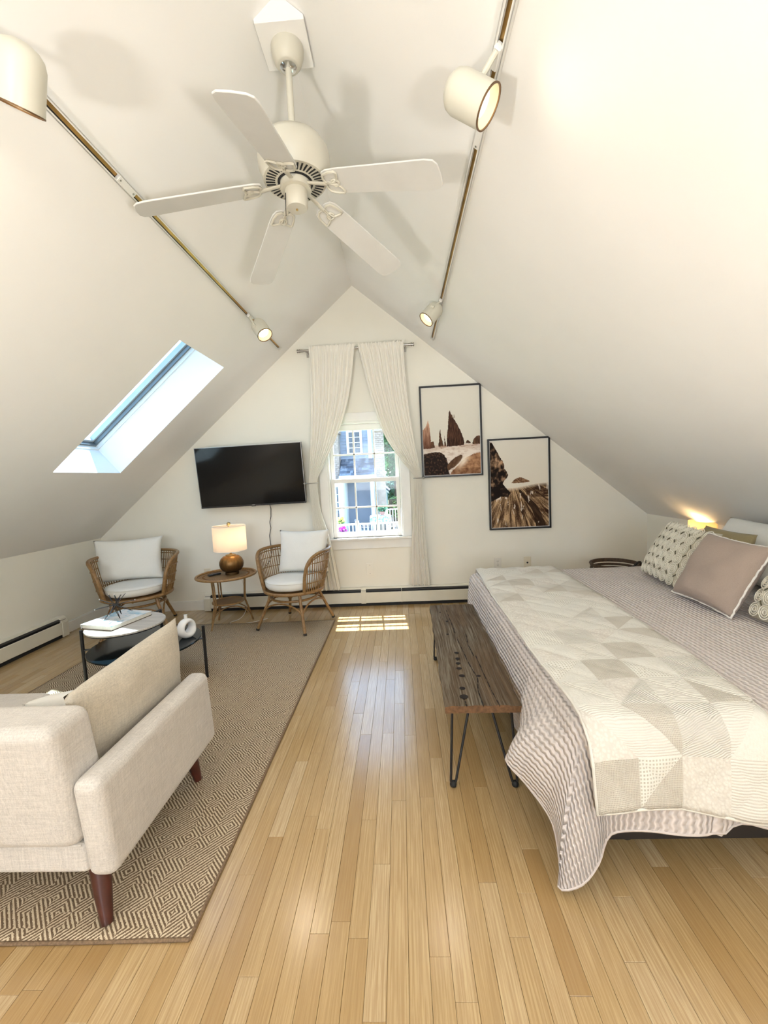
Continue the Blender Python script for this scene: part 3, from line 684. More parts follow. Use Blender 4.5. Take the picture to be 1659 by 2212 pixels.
def framed(x0, x1, z0, z1, fn, label, rz):
    r = thing('framed_print', ((x0+x1)/2, YB, z0), label, 'framed print', 'framed prints'); r.rotation_euler = (0, R(rz), 0)
    hw, h, t, d = (x1-x0)/2, z1-z0, .0165, .030
    for xa, xb, za, zb in ((-hw, hw, h-t, h), (-hw, hw, 0, t), (-hw, -hw+t, t, h-t), (hw-t, hw, t, h-t)): B().box((xa, -d, za), (xb, -.001, zb)).build('frame_rail', BLACK, r, bevel=.001, seg=1)
    bw = .005; iw, ih = hw-t, h-2*t
    B().box((-iw, -.018, t), (iw, -.004, h-t)).build('backing', plain('print_margin', (.86, .85, .82), .6), r)
    nu, nv = 190, 285; a = iw-bw
    b = B().grid(lambda u, v: (lerp(-a, a, u), -.0186, lerp(h-t-bw, t+bw, v)), nu, nv); o = b.build('print', print_mat('print_ink'), r)
    at = o.data.color_attributes.new('ink', 'FLOAT_COLOR', 'POINT'); buf = []
    for j in range(nv+1):
        for i in range(nu+1): q = fn(i/nu, j/nv); buf += [s2l(q[0]), s2l(q[1]), s2l(q[2]), 1]
    at.data.foreach_set('color', buf)
framed(.220, .826, 1.278, 2.178, sea, 'black framed sepia print of pointed sea stacks', 0)
framed(.875, 1.485, .722, 1.630, shore, 'black framed sepia print of a rocky shore and overhanging cliff', 0)
# ------------------------------------------------------------------ rug
m = N('woven_rug'); v = m.tc()
sx = m.n('SeparateXYZ'); m.l(m.mapping(v, (1/.092, 1/.092, 1), (0, 0, 0)), sx.inputs[0]); X, Y = sx.outputs[0], sx.outputs[1]
fx = m.math('ABSOLUTE', m.math('SUBTRACT', m.math('FRACT', X), .5)); fy = m.math('ABSOLUTE', m.math('SUBTRACT', m.math('FRACT', Y), .5))
dd = m.math('ADD', fx, fy)
st1 = m.math('FRACT', m.math('MULTIPLY', dd, 6.0))                       # nested diamonds
hx = m.math('FRACT', m.math('MULTIPLY', m.math('ADD', X, Y), 6.0)); hy = m.math('FRACT', m.math('MULTIPLY', m.math('SUBTRACT', X, Y), 6.0))
cell = m.n('TexWhiteNoise', noise_dimensions='2D'); fl2 = m.n('VectorMath', operation='FLOOR'); m.l(m.mapping(v, (2/.092, 2/.092, 1), (0, 0, 0)), fl2.inputs[0]); m.l(fl2.outputs[0], cell.inputs['Vector'])
cr = cell.outputs['Value']
pick1 = m.math('GREATER_THAN', cr, .45); pick2 = m.math('GREATER_THAN', cr, .74)
s_ = m.n('Mix', data_type='FLOAT'); m.l(pick1, s_.inputs[0]); m.l(st1, s_.inputs[2]); m.l(hx, s_.inputs[3])
s2 = m.n('Mix', data_type='FLOAT'); m.l(pick2, s2.inputs[0]); m.l(s_.outputs[0], s2.inputs[2]); m.l(hy, s2.inputs[3])
line = m.math('GREATER_THAN', m.math('ADD', s2.outputs[0], m.math('MULTIPLY', m.math('SUBTRACT', m.noise(v, 260, 3), .5), .9)), .52)
thr = m.noise(m.mapping(v, (420, 160, 1)), 1, 3)
light_c = m.ramp(thr, [(.3, (.55, .44, .295)), (.7, (.75, .63, .455))]); dark_c = m.ramp(thr, [(.3, (.125, .083, .05)), (.7, (.22, .152, .096))])
m.set(col=m.mix(line, dark_c, light_c), rough=.95, spec=.1); m.bump(m.math('ADD', m.math('MULTIPLY', line, .7), thr), .6, .003); RUGM = m.mat
rx0, rx1, ry0, ry1 = -2.50, -.668, 1.095, 3.83
rug = thing('woven_rug', ((rx0+rx1)/2, (ry0+ry1)/2, 0), 'brown and beige flatweave rug with woven diamond pattern', 'rug'); O = rug.location.copy()
B().grid(lambda u, v: (lerp(rx0, rx1, u), lerp(ry0, ry1, v)+.006*math.sin(u*7), .007+.0008*math.sin(u*31+v*17)), 60, 90).build('pile', RUGM, rug, O, smooth=180, solid=.006)
BIND = plain('rug_binding', (.22, .145, .085), .95, var=.25, scale=160, bump=.4)
for x in (rx0, rx1): B().tube([(x, lerp(ry0, ry1, k/20)+.006*math.sin((0 if x == rx0 else 1)*7), .006) for k in range(21)], .0055, 8).build('binding', BIND, rug, O, smooth=60)
for y in (ry0, ry1): B().tube([(lerp(rx0, rx1, k/20), y+.006*math.sin(k/20*7), .006) for k in range(21)], .0055, 8).build('binding', BIND, rug, O, smooth=60)
RUGZ = .0112

# ------------------------------------------------------------------ cushions
def pillow_mesh(w, h, t, pinch=.07, n=26, lump=0, seed=0, full=.42):
    """closed cushion in the local xz plane, thick along y; corners drawn out"""
    def P(u, v, s):
        a, c = u*2-1, v*2-1
        x = a*w/2*(1-pinch*(1-c*c)*abs(a)); z = c*h/2*(1-pinch*(1-a*a)*abs(c))
        e = max(0, (1-a*a)*(1-c*c))
        y = s*t/2*e**full
        if lump: q = Vector((x*9+seed, z*9, s*3)); y += s*lump*mn.noise(q)*min(1, e*3); 
        return Vector((x, y, z))
    b = B(); b.grid(lambda u, v: P(u, v, -1), n, n); b.grid(lambda u, v: P(u, v, 1), n, n); return b
def xf(b, M4):
    b.v = [M4 @ p for p in b.v]; return b
def frame_from(c, xa, za):
    """matrix: local x along xa, local z along za (made square), origin c"""
    xa = Vector(xa).normalized(); za = Vector(za); za = (za - xa*za.dot(xa)).normalized(); ya = za.cross(xa)
    M4 = Matrix(((xa.x, ya.x, za.x, 0), (xa.y, ya.y, za.y, 0), (xa.z, ya.z, za.z, 0), (0,0,0,1))); M4.translation = Vector(c); return M4
COTTON = weave('white_cotton', (.84, .83, .78), 600, .03, bump=.15)
SOFAF = weave('sofa_linen', (.65, .605, .55), 260, .12, bump=.5)
PILF = weave('beige_linen', (.60, .535, .43), 260, .12, bump=.45)

# ------------------------------------------------------------------ sofa (seen from behind)
sofa = thing('sofa', (-1.66, 1.45, RUGZ), 'oatmeal linen sofa with tapered wooden legs, seen from behind', 'sofa'); O = sofa.location.copy()
SX0, SX1 = -2.43, -.895
def rb(name, a, c, r, par=sofa, mat=SOFAF, M4=None, seg=4): return B().box(a, c, mat=M4).build(name, mat, par, O, smooth=60, bevel=r, seg=seg, wn=True)
sh = Matrix(((1,0,0,0), (0,1,-.14,.14*.165), (0,0,1,0), (0,0,0,1)))            # raked back
rb('base_rail', (SX0+.09, 1.145, .165), (SX1-.088, 1.80, .265), .018)
rb('backrest', (SX0+.09, 1.130, .262), (SX1-.090, 1.30, .665), .040, M4=sh, seg=5)
shA = Matrix(((1,0,0,0), (0,1,-.10,.10*.16), (0,0,1,0), (0,0,0,1)))
for xa, xb in ((SX1-.092, SX1), (SX0, SX0+.092)): rb('arm', (xa, 1.135, .155), (xb, 1.845, .485), .035, M4=shA, seg=5)
for xa, xb in ((SX0+.10, -1.665), (-1.655, SX1-.10)): rb('seat_cushion', (xa, 1.26, .262), (xb, 1.87, .385), .04)
LEGW = plain('walnut_leg', (.065, .016, .010), .35, var=.3, scale=20)
for x, y, dx, dy in ((-.985, 1.19, .045, -.05), (-.985, 1.74, .03, .01), (-2.34, 1.19, -.045, -.05), (-2.34, 1.74, -.03, .01)):
    B().tube([(x, y, .17), (x+dx*.5, y+dy*.5, .09), (x+dx, y+dy, RUGZ)], [.030, .025, .016], 16).build('leg', LEGW, sofa, O, smooth=60)
# stitched seams
b = B().tube([(SX1-.09, 1.131, .272), (SX0+.09, 1.131, .272)], .003, 6); b.build('welt', SOFAF, sofa, O)
# cushion standing in the corner against the arm
c0 = Vector((-1.060, 1.535, .535))
b = xf(pillow_mesh(.61, .34, .13, .05, 30, .010, 4), frame_from(c0, (.05, .99, .07), (.06, -.05, 1)))
o = b.build('sofa_cushion', PILF, origin=c0, smooth=180, merge=True); tag(o, 'large beige linen cushion leaning on the arm of the sofa', 'cushion', 'cushions on the sofa')
c1 = Vector((-1.32, 1.62, .445)); b = xf(pillow_mesh(.30, .30, .10, .06, 24, .01, 9), frame_from(c1, (.97, .1, .05), (-.02, -.75, .5)))
tag(b.build('sofa_cushion', COTTON, origin=c1, smooth=180, merge=True), 'white cushion peeking over the back of the sofa', 'cushion', 'cushions on the sofa')

# ------------------------------------------------------------------ rattan chairs
m = N('rattan_cane'); v = m.tc(); n1 = m.noise(v, 45, 4); n2 = m.noise(m.mapping(v, (160, 160, 22)), 1, 3)
m.set(col=m.mix(m.math('MULTIPLY', n2, .6), m.ramp(n1, [(.3, (.235, .125, .043)), (.7, (.41, .245, .095))]), (.15, .072, .024)), rough=.42, spec=.45, coat=.2); m.bump(n2, .2, .002); CANE = m.mat
TIP = plain('rubber_foot', (.02, .016, .013), .7)
def make_chair(label):
    """local: seat centre over the origin, open front towards -y"""
    r = thing('rattan_chair', (0, 0, 0), label, 'chair', 'rattan chairs')
    A = R(128); ZS = .335
    def rimz(th): return ZS+.005+.345*(max(0, 1-abs(th/A)**9))**(1/3.4)
    def rad(th, z): return .262+.075*((z-ZS)/.35)**.8*(1-.25*abs(th/A)**2) if z > ZS else .262
    def pt(th, z, k=0): rr = rad(th, z)+k; return Vector((rr*math.sin(th), rr*math.cos(th), z))
    ths = [lerp(-1, 1, i/72) for i in range(73)]; ths = [A*math.copysign(abs(q)**.55, q) if False else A*math.sin(q*math.pi/2) for q in ths]
    pts = [pt(t, rimz(t)) for t in ths]
    B().tube(pts, .0145, 10).build('top_rim', CANE, r, smooth=60)
    B().tube([pt(t, rimz(t)-.030) for t in ths if abs(t) < A*.955], .0055, 6).build('inner_rim', CANE, r, smooth=60)
    B().tube([Vector((.262*math.sin(a), .262*math.cos(a), ZS)) for a in [2*math.pi*k/48 for k in range(48)]], .0145, 10, closed=True).build('seat_ring', CANE, r, smooth=60)
    for k in range(-27, 28):                                     # upright canes
        t = k*A/28.2; zt = rimz(t)-.004; n = 4
        if zt-ZS < .05: continue
        B().tube([pt(t, lerp(ZS, zt, i/n)) for i in range(n+1)], .0042, 6).build('upright_cane', CANE, r, smooth=60)
    for z in (.42, .505, .59):
        tl = [t for t in [lerp(-A, A, i/60) for i in range(61)] if rimz(t) > z+.012]
        B().tube([pt(t, z, .005) for t in tl], .0042, 6).build('hoop', CANE, r, smooth=60)
    B().lathe([(.255, ZS-.004), (.255, ZS+.006)], n=32).build('seat_deck', CANE, r, smooth=30)
    B().tube([Vector((.205*math.sin(a), .205*math.cos(a), .262)) for a in [2*math.pi*k/40 for k in range(40)]], .011, 8, closed=True).build('lower_ring', CANE, r, smooth=60)
    angs = [R(45+90*k) for k in range(4)]
    for a in angs:
        d = Vector((math.sin(a), math.cos(a), 0))
        l = B().tube([d*.215+Vector((0,0,ZS)), d*.235+Vector((0,0,.25)), d*.345+Vector((0,0,.012))], .0135, 10).build('leg', CANE, r, smooth=60)
        B().tube([d*.343+Vector((0,0,.016)), d*.348+Vector((0,0,0))], .0155, 10).build('foot', TIP, l)
        e = Vector((math.sin(a+R(90)), math.cos(a+R(90)), 0)); mdir = (d+e).normalized()
        B().tube(bz(d*.285+Vector((0,0,.14)), d*.24+mdir*.03+Vector((0,0,.27)), e*.24+mdir*.03+Vector((0,0,.27)), e*.285+Vector((0,0,.14)), 14), .0075, 8).build('brace', CANE, r, smooth=60)
    for a in (0, R(90)):
        d = Vector((math.sin(a), math.cos(a), 0)); B().tube([d*.26+Vector((0,0,ZS-.012)), d*-.26+Vector((0,0,ZS-.012))], .010, 8).build('seat_bar', CANE, r)
    return r
def seat_cushion(c, rz, label):
    b = B().lathe([(.002, 0), (.20, .002), (.236, .010), (.252, .03), (.254, .062), (.243, .082), (.21, .092), (.11, .097), (.002, .098)], n=48)
    b.v = [Matrix.Rotation(rz, 4, 'Z') @ Vector((p.x, p.y, p.z+.002*mn.noise(p*14))) + Vector(c) for p in b.v]
    o = b.build('seat_cushion', COTTON, origin=c, smooth=60); tag(o, label, 'cushion', 'white chair cushions')
    w = B().tube([Vector(c)+Vector((.253*math.cos(a), .253*math.sin(a), .074)) for a in [2*math.pi*k/48 for k in range(48)]], .0035, 6, closed=True).build('piping', COTTON, o, c, smooth=60)
def back_pillow(c, xa, za, w, h, label, seed):
    b = xf(pillow_mesh(w, h, .17, .085, 28, .01, seed), frame_from(c, xa, za))
    tag(b.build('back_pillow', COTTON, origin=c, smooth=180, merge=True), label, 'pillow', 'white chair pillows')
ch2 = make_chair('rattan barrel chair under the sash window, seat open towards the room'); ch2.location = (-1.005, 3.765, RUGZ); ch2.rotation_euler = (0, 0, R(-20))
ch1 = copy_tree(ch2); ch1['label'] = 'rattan barrel chair in the corner, behind the coffee table'; ch1.location = (-2.49, 3.80, .0); ch1.rotation_euler = (0, 0, R(24)); ch1.scale = (1.10, 1.10, 1.0)
seat_cushion(Vector((-1.005, 3.765, .3605)), 0, 'round white seat cushion on the chair under the window')
seat_cushion(Vector((-2.49, 3.80, .349)), 0, 'round white seat cushion on the chair in the corner')
back_pillow(Vector((-.935, 3.905, .655)), (1, -.20, .0), (.10, .20, 1), .50, .40, 'square white pillow standing on the chair under the window', 3)
back_pillow(Vector((-2.625, 3.925, .64)), (.93, .30, .0), (-.06, .20, 1), .60, .41, 'wide white pillow standing on the chair in the corner', 5)

# ------------------------------------------------------------------ rattan side table, lamp, remote
TX, TY, TZ = -1.655, 3.835, .470
st = thing('rattan_side_table', (TX, TY, 0), 'round rattan side table between the two barrel chairs', 'side table'); O = st.location.copy()
m = N('woven_cane_top'); v = m.tc(); s3 = m.n('SeparateXYZ'); m.l(v, s3.inputs[0])
rr = m.math('SQRT', m.math('ADD', m.math('POWER', s3.outputs[0], 2.0), m.math('POWER', s3.outputs[1], 2.0)))
an = m.math('ARCTAN2', s3.outputs[1], s3.outputs[0])
rg = m.math('SINE', m.math('MULTIPLY', rr, 620.0)); rd = m.math('SINE', m.math('ADD', m.math('MULTIPLY', an, 46.0), m.math('MULTIPLY', m.math('FLOOR', m.math('MULTIPLY', rr, 98.7)), 3.14)))
wv = m.math('MULTIPLY', m.math('ADD', rg, 1.0), m.math('ADD', rd, 1.4))
m.set(col=m.ramp(m.math('MULTIPLY', wv, .22), [(0, (.10, .05, .017)), (.5, (.31, .175, .062)), (1, (.46, .29, .125))]), rough=.5); m.bump(wv, .5, .002); CTOP = m.mat
tt = B().lathe([(.255, -.008), (.255, .0), (.001, .001)], (TX, TY, TZ), 56, capt=False).build('tray', CTOP, st, O, smooth=40)
B().tube([(TX+.262*math.cos(a), TY+.262*math.sin(a), TZ+.004) for a in [2*math.pi*k/56 for k in range(56)]], .0115, 8, closed=True).build('tray_rim', CANE, st, O, smooth=60)
b = B()
for k in range(90):                                                      # dark braid ring set into the tray
    a = 2*math.pi*k/90; c = Vector((TX+.20*math.cos(a), TY+.20*math.sin(a), TZ+.002)); t = Vector((-math.sin(a), math.cos(a), 0)); q = Vector((math.cos(a), math.sin(a), 0))
    b.tube([c-t*.006-q*.006, c+Vector((0,0,.002)), c+t*.006+q*.006], .0025, 5)
tag(b.build('braid', plain('dark_cane', (.16, .08, .03), .5, var=.2), st, O), kind='stuff')
B().lathe([(.132, -.005), (.132, .002), (.001, .003)], (TX, TY, .222), 40, capt=False).build('shelf', CTOP, st, O, smooth=40)
B().tube([(TX+.137*math.cos(a), TY+.137*math.sin(a), .223) for a in [2*math.pi*k/40 for k in range(40)]], .0085, 8, closed=True).build('shelf_rim', CANE, st, O, smooth=60)
for a in (R(245), R(35), R(140)):
    d = Vector((math.cos(a), math.sin(a), 0)); t = Vector((-d.y, d.x, 0)); c = Vector((TX, TY, 0))
    l = B()
    for s in (-1, 1):
        l.tube([c+d*.165+t*.012*s+Vector((0,0,.465)), c+d*.150+t*.012*s+Vector((0,0,.225)), c+d*.20+t*.004*s+Vector((0,0,.06))], .0075, 8)
    l.tube([c+d*.19+Vector((0,0,.09)), c+d*.215+Vector((0,0,.003))], .0085, 8)
    l.build('leg', CANE, st, O, smooth=60)
    e = Vector((math.cos(a+R(120)), math.sin(a+R(120)), 0))
    B().tube(bz(c+d*.18+Vector((0,0,.10)), c+d*.13+Vector((0,0,.215)), c+e*.13+Vector((0,0,.215)), c+e*.18+Vector((0,0,.10)), 12), .0055, 7).build('brace', CANE, st, O, smooth=60)
# lamp
AX, AY, AZ = -1.612, 3.87, .4735
lamp = thing('table_lamp', (AX, AY, AZ), 'lit table lamp with bronze gourd base and linen drum shade', 'lamp'); O = lamp.location.copy()
m = N('graded_bronze'); v = m.tc(); g = m.n('SeparateXYZ'); m.l(v, g.inputs[0]); nz = m.noise(m.mapping(v, (60, 60, 9)), 1, 4)
hgt = m.math('ADD', m.math('MULTIPLY', g.outputs[2], 5.2), m.math('MULTIPLY', m.math('SUBTRACT', nz, .5), .5))
m.set(col=m.ramp(hgt, [(.25, (.10, .060, .022)), (.6, (.20, .105, .035)), (.92, (.42, .21, .06))]), rough=.38, metal=.75); GOURD = m.mat  # dark brown at the foot, grading to orange at the top
B().lathe([(.062, 0), (.062, .022), (.050, .026)], (AX, AY, AZ), 32).build('foot', plain('lamp_foot_bronze', (.14, .085, .035), .35, .8), lamp, O, smooth=40)
b = B(); n = 48; prof = [(.050, .024), (.082, .036), (.100, .060), (.108, .09), (.106, .118), (.092, .148), (.070, .168), (.045, .176)]
b.lathe(prof, (AX, AY, AZ), n)
for p in b.v:
    a = math.atan2(p.y-AY, p.x-AX); k = 1+.012*math.cos(a*16); p.x = AX+(p.x-AX)*k; p.y = AY+(p.y-AY)*k
b.build('body', GOURD, lamp, O, smooth=60)
B().lathe([(.047, .174), (.047, .182), (.018, .186), (.010, .190), (.010, .205), (.016, .21), (.016, .225), (.006, .23)], (AX, AY, AZ), 28).build('neck', BRASS, lamp, O, smooth=40)
SHADE = sheer('linen_shade', (.86, .78, .68), .55, weave_s=260)
B().lathe([(.148, .222), (.148, .452)], (AX, AY, AZ), 64, capb=False, capt=False).build('shade', SHADE, lamp, O, smooth=60)
for z in (.223, .451): B().tube([(AX+.148*math.cos(a), AY+.148*math.sin(a), AZ+z) for a in [2*math.pi*k/56 for k in range(56)]], .0028, 6, closed=True).build('shade_ring', COTTON, lamp, O, smooth=60)
b = B().tube([(AX, AY, AZ+.225), (AX, AY, AZ+.452)], .003, 8)
for k in range(3): a = 2*math.pi*k/3; b.tube([(AX, AY, AZ+.44), (AX+.147*math.cos(a), AY+.147*math.sin(a), AZ+.448)], .002, 6)
b.build('harp', BRASS, lamp, O)
B().lathe([(.004, .445), (.006, .455), (.014, .462), (.017, .472), (.013, .482), (.004, .488)], (AX, AY, AZ), 20).build('finial', BRASS, lamp, O, smooth=60)
B().lathe([(.010, .235), (.014, .25), (.028, .285), (.030, .305), (.020, .33), (.004, .338)], (AX+.03, AY, AZ), 20).build('bulb', emit('lamp_bulb', (1, .80, .55), 3), lamp, O, smooth=60)
light('table_lamp_light', 'POINT', (AX+.03, AY, AZ+.36), .85, (1, .70, .42), shadow_soft_size=.03)
wc = B().tube(bz((TX+.09, TY+.10, .46), (TX+.10, TY+.16, .30), (TX+.16, TY+.20, .02), (TX+.02, TY+.08, .006), 14)+bz((TX+.02, TY+.08, .006), (TX-.10, TY+.02, .004), (TX+.10, TY-.10, .004), (TX+.32, TY+.12, .004), 14)[1:], .0026, 6)
tag(wc.build('lamp_cord', plain('white_cord', (.75, .72, .66), .5), origin=(TX, TY, 0), smooth=60), 'thin white cord looping on the floor under the side table', 'cord')
# remote
rc = thing('remote_control', (-1.765, 3.83, TZ+.003), 'small black remote control on the rattan side table', 'remote'); rc.rotation_euler = (0, 0, R(-38))
B().box((-.018, -.06, .001), (.018, .06, .016)).build('body', plain('remote_plastic', (.02, .022, .024), .45), rc, bevel=.006, seg=3, smooth=60)
for i in range(3):
    for j in range(4): B().box((-.012+.0095*i, -.03+.018*j, .0160), (-.007+.0095*i, -.02+.018*j, .0175)).build('button', plain('grey_rubber', (.20, .21, .22), .6), rc)

# ------------------------------------------------------------------ coffee table
KX, KY, KZ, KR = -1.735, 2.690, .290, .338
UX, UY, UZ, UR = -1.872, 2.705, .420, .236
ct = thing('coffee_table', (KX, KY, RUGZ), 'two tier round coffee table with black rod legs', 'coffee table'); O = ct.location.copy()
TEAL = plain('dark_lacquer', (.005, .009, .012), .10, var=.1, spec=.2)
def disc(b, x, y, z, r, t, n=64): b.lathe([(r-.003, z-t), (r, z-t+.003), (r, z-.003), (r-.003, z), (.001, z)], (x, y, 0), n, capt=False)
b = B(); disc(b, KX, KY, KZ, KR, .012); b.build('lower_top', TEAL, ct, O, smooth=35)
m = N('grey_washed_wood'); v = m.tc(); g = m.noise(m.mapping(v, (8, 160, 8), (0, 0, .5)), 1, 4); m.set(col=m.ramp(g, [(.3, (.42, .39, .35)), (.7, (.66, .62, .56))]), rough=.5); m.bump(g, .1, .001)
b = B(); disc(b, UX, UY, UZ, UR, .014); b.build('upper_top', m.mat, ct, O, smooth=35)
b = B(); disc(b, UX, UY, UZ-.0145, UR-.004, .006); b.build('upper_tray', BLACK, ct, O, smooth=35)
legs = [(-2.105, 2.60, .415), (-1.372, 2.745, .37), (-1.83, 3.035, .405)]
for x, y, z in legs:
    l = B().tube([(x, y, RUGZ), (x, y, z)], .0105, 12).build('leg', BLACK, ct, O, smooth=50)
    for zz, cx, cy, rad_ in ((KZ-.008, KX, KY, KR), (UZ-.018, UX, UY, UR)):
        d = Vector((cx-x, cy-y, 0)); L = d.length-rad_+.03; d.normalize()
        if zz < z and L < .2: B().tube([(x, y, zz), (x+d.x*L, y+d.y*L, zz)], .007, 8).build('bracket', BLACK, ct, O)
# book
bk = thing('coffee_table_book', (-1.945, 2.735, UZ), 'thick white hardcover book with blue watercolour cover', 'book'); bk.rotation_euler = (0, 0, R(-14))
m = N('watercolour_cover'); v = m.tc(); n1 = m.noise(v, 9, 5, .6, 1.2); n2 = m.noise(v, 34, 4, .6, .8)
m.set(col=m.mix(m.ramp(m.math('ADD', n1, m.math('MULTIPLY', m.math('SUBTRACT', n2, .5), .35)), [(.50, (0,0,0)), (.58, (1,1,1))]), (.80, .82, .83), m.ramp(n2, [(.35, (.10, .28, .40)), (.6, (.38, .62, .74))])), rough=.3); COVER = m.mat
B().box((-.125, -.155, .003), (.118, .155, .027)).build('pages', plain('paper', (.80, .78, .70), .8, var=.05, scale=60), bk)
B().box((-.13, -.16, .027), (.125, .16, .0305)).build('front_cover', COVER, bk, bevel=.001, seg=1)
B().box((-.13, -.16, 0.0002), (.125, .16, .003)).build('rear_cover', plain('dark_cover', (.08, .05, .03), .5), bk, bevel=.001, seg=1)
B().box((-.134, -.16, .0002), (-.13, .16, .0305)).build('spine', COVER, bk)
# wire sculpture: crossing rods with small end caps
ws = thing('wire_sculpture', (-1.955, 2.735, UZ+.0305), 'black wire star sculpture standing on the book', 'sculpture'); O = ws.location.copy(); c = O+Vector((0, 0, .088))
tips = [((-.055, -.045, 0), (.055, .03, .155)), ((.06, -.05, .002), (-.065, .035, .150)), ((-.015, .07, .0), (.035, -.05, .170)), ((-.125, -.03, .066), (.125, .02, .112)), ((.075, .05, .03), (-.085, -.03, .135)), ((.01, -.085, .04), (-.02, .09, .13))]
for p, q in tips:
    p, q = O+Vector(p), O+Vector(q); s = (q-p).cross(Vector((0,0,1))).normalized()*.006
    mid = lerp(p, q, .5)
    rd_ = B(); rd_.tube([p, mid+s, q], .0022, 6); rd_.tube([p, mid-s, q], .0022, 6); w_ = rd_.build('rod', BLACK, ws, O, smooth=60)
    e = B()
    for t in (p, q): e.lathe([(.002, -.0045), (.0045, -.002), (.0045, .002), (.002, .0045)], t+Vector((0, 0, .0045 if t.z < O.z+.003 else 0)), 8)
    e.build('end_cap', plain('chrome_cap', (.75, .75, .76), .2, .9), w_, O)
# ring vase
vs = thing('ring_vase', (-1.492, 2.755, KZ), 'white ceramic ring vase with narrow neck', 'vase'); O = vs.location.copy()
CER = plain('white_ceramic', (.82, .82, .81), .22, var=.02)
ring = []; b = B()
Mv = Matrix.Translation(O) @ Matrix.Rotation(R(-107), 4, 'Z')
for k in range(41):
    a = 2*math.pi*k/40; rx, rz_ = .050, .048
    ring.append(Mv @ Vector((rx*math.cos(a), 0, .066+rz_*math.sin(a))))
b.tube(ring[:-1], [.0155+.006*max(0, -math.sin(2*math.pi*k/40)) for k in range(40)], 16, closed=True)
b.v = [Mv @ (Vector((q.x, q.y*2.0, max(q.z, .0)))) for q in [Mv.inverted() @ p for p in b.v]]
b.build('body', CER, vs, O, smooth=180)
b = B().lathe([(.016, .105), (.0115, .122), (.0105, .150), (.0125, .156), (.0090, .156), (.0085, .13)], n=20, mat=Mv, capt=True); b.build('neck', CER, vs, O, smooth=60)
# ------------------------------------------------------------------ bench
bn = thing('wooden_bench', (.305, 2.308, 0), 'weathered plank bench on black hairpin legs at the foot of the bed', 'bench'); bn.rotation_euler = (0, 0, R(-1.2))
BL_, BW, BZ = .668, .152, .382
m = N('barn_wood'); v = m.tc(); s = m.n('SeparateXYZ'); m.l(v, s.inputs[0])
wob = m.noise(m.mapping(v, (5, 1.6, 1)), 1, 3)
vx = m.n('CombineXYZ'); m.l(m.math('ADD', s.outputs[0], m.math('MULTIPLY', wob, .05)), vx.inputs[0]); m.l(s.outputs[1], vx.inputs[1]); m.l(s.outputs[2], vx.inputs[2])
g1 = m.noise(m.mapping(vx.outputs[0], (150, 4, 20)), 1, 6, .65); g2 = m.noise(m.mapping(vx.outputs[0], (46, 2.2, 10)), 1, 4, .6, .6); bigt = m.noise(m.mapping(v, (9, 2.2, 1)), 1, 3)
gc = m.ramp(g1, [(.30, (.020, .013, .008)), (.46, (.12, .088, .055)), (.62, (.21, .18, .135)), (.8, (.33, .30, .25))])
gc = m.mix(m.ramp(bigt, [(.42, (0,0,0)), (.62, (.75,.75,.75))]), gc, m.ramp(g2, [(.3, (.045, .027, .015)), (.7, (.19, .125, .07))]))
m.set(col=gc, rough=.85, spec=.25); m.bump(m.math('ADD', g1, m.math('MULTIPLY', g2, .6)), .75, .006); BARN = m.mat
ENDG = plain('sawn_end_wood', (.15, .075, .032), .85, var=.35, scale=60, bump=.5)
nb = 22; b = B(); rr = random.Random(3)
loL = [-BW+rr.uniform(-.004, .004) for _ in range(nb+1)]; loR = [BW+rr.uniform(-.006, .004) for _ in range(nb+1)]
NX = 10
def top_z(i, j): return BZ+.0016*math.sin(i*1.9+j*.7)+rr.uniform(-.0012, .0012)
tops = [[Vector((lerp(loL[j], loR[j], i/NX), lerp(-BL_, BL_, j/nb), top_z(i, j)-(.004 if i in (0, NX) else 0))) for i in range(NX+1)] for j in range(nb+1)]
vsL = [p for row in tops for p in row]; off = len(vsL); vsL += [Vector((p.x, p.y, BZ-.030)) for row in tops for p in row]; w1 = NX+1
fsT = [(j*w1+i, j*w1+i+1, (j+1)*w1+i+1, (j+1)*w1+i) for j in range(nb) for i in range(NX)]
b.add(vsL, fsT+[tuple(off+k for k in reversed(f)) for f in fsT]+[(j*w1, (j+1)*w1, off+(j+1)*w1, off+j*w1) for j in range(nb)]+[(j*w1+NX, (j+1)*w1+NX, off+(j+1)*w1+NX, off+j*w1+NX) for j in range(nb)], 0)
b.add([], [], 0); n0 = 0
b.f += [(i, i+1, off+i+1, off+i) for i in range(NX)]+[(nb*w1+i, nb*w1+i+1, off+nb*w1+i+1, off+nb*w1+i) for i in range(NX)]; b.m += [1]*(2*NX)
tp = b.build('seat_plank', [BARN, ENDG], bn)
DK = plain('deep_wood_hole', (.012, .008, .006), .95)
for x, y, r_ in ((-.052, -.16, .012), (-.054, -.23, .012), (-.058, -.285, .012), (-.060, -.34, .013), (-.056, -.415, .014), (-.068, -.53, .013), (-.07, -.60, .018), (-.075, .10, .008), (-.06, .32, .008), (.02, -.42, .010), (-.09, .50, .006)):
    B().lathe([(r_, .0035), (r_*.7, .0015), (r_*.05, .001)], (x, y, BZ-.0005), 14, capt=True).build('hole', DK, tp)
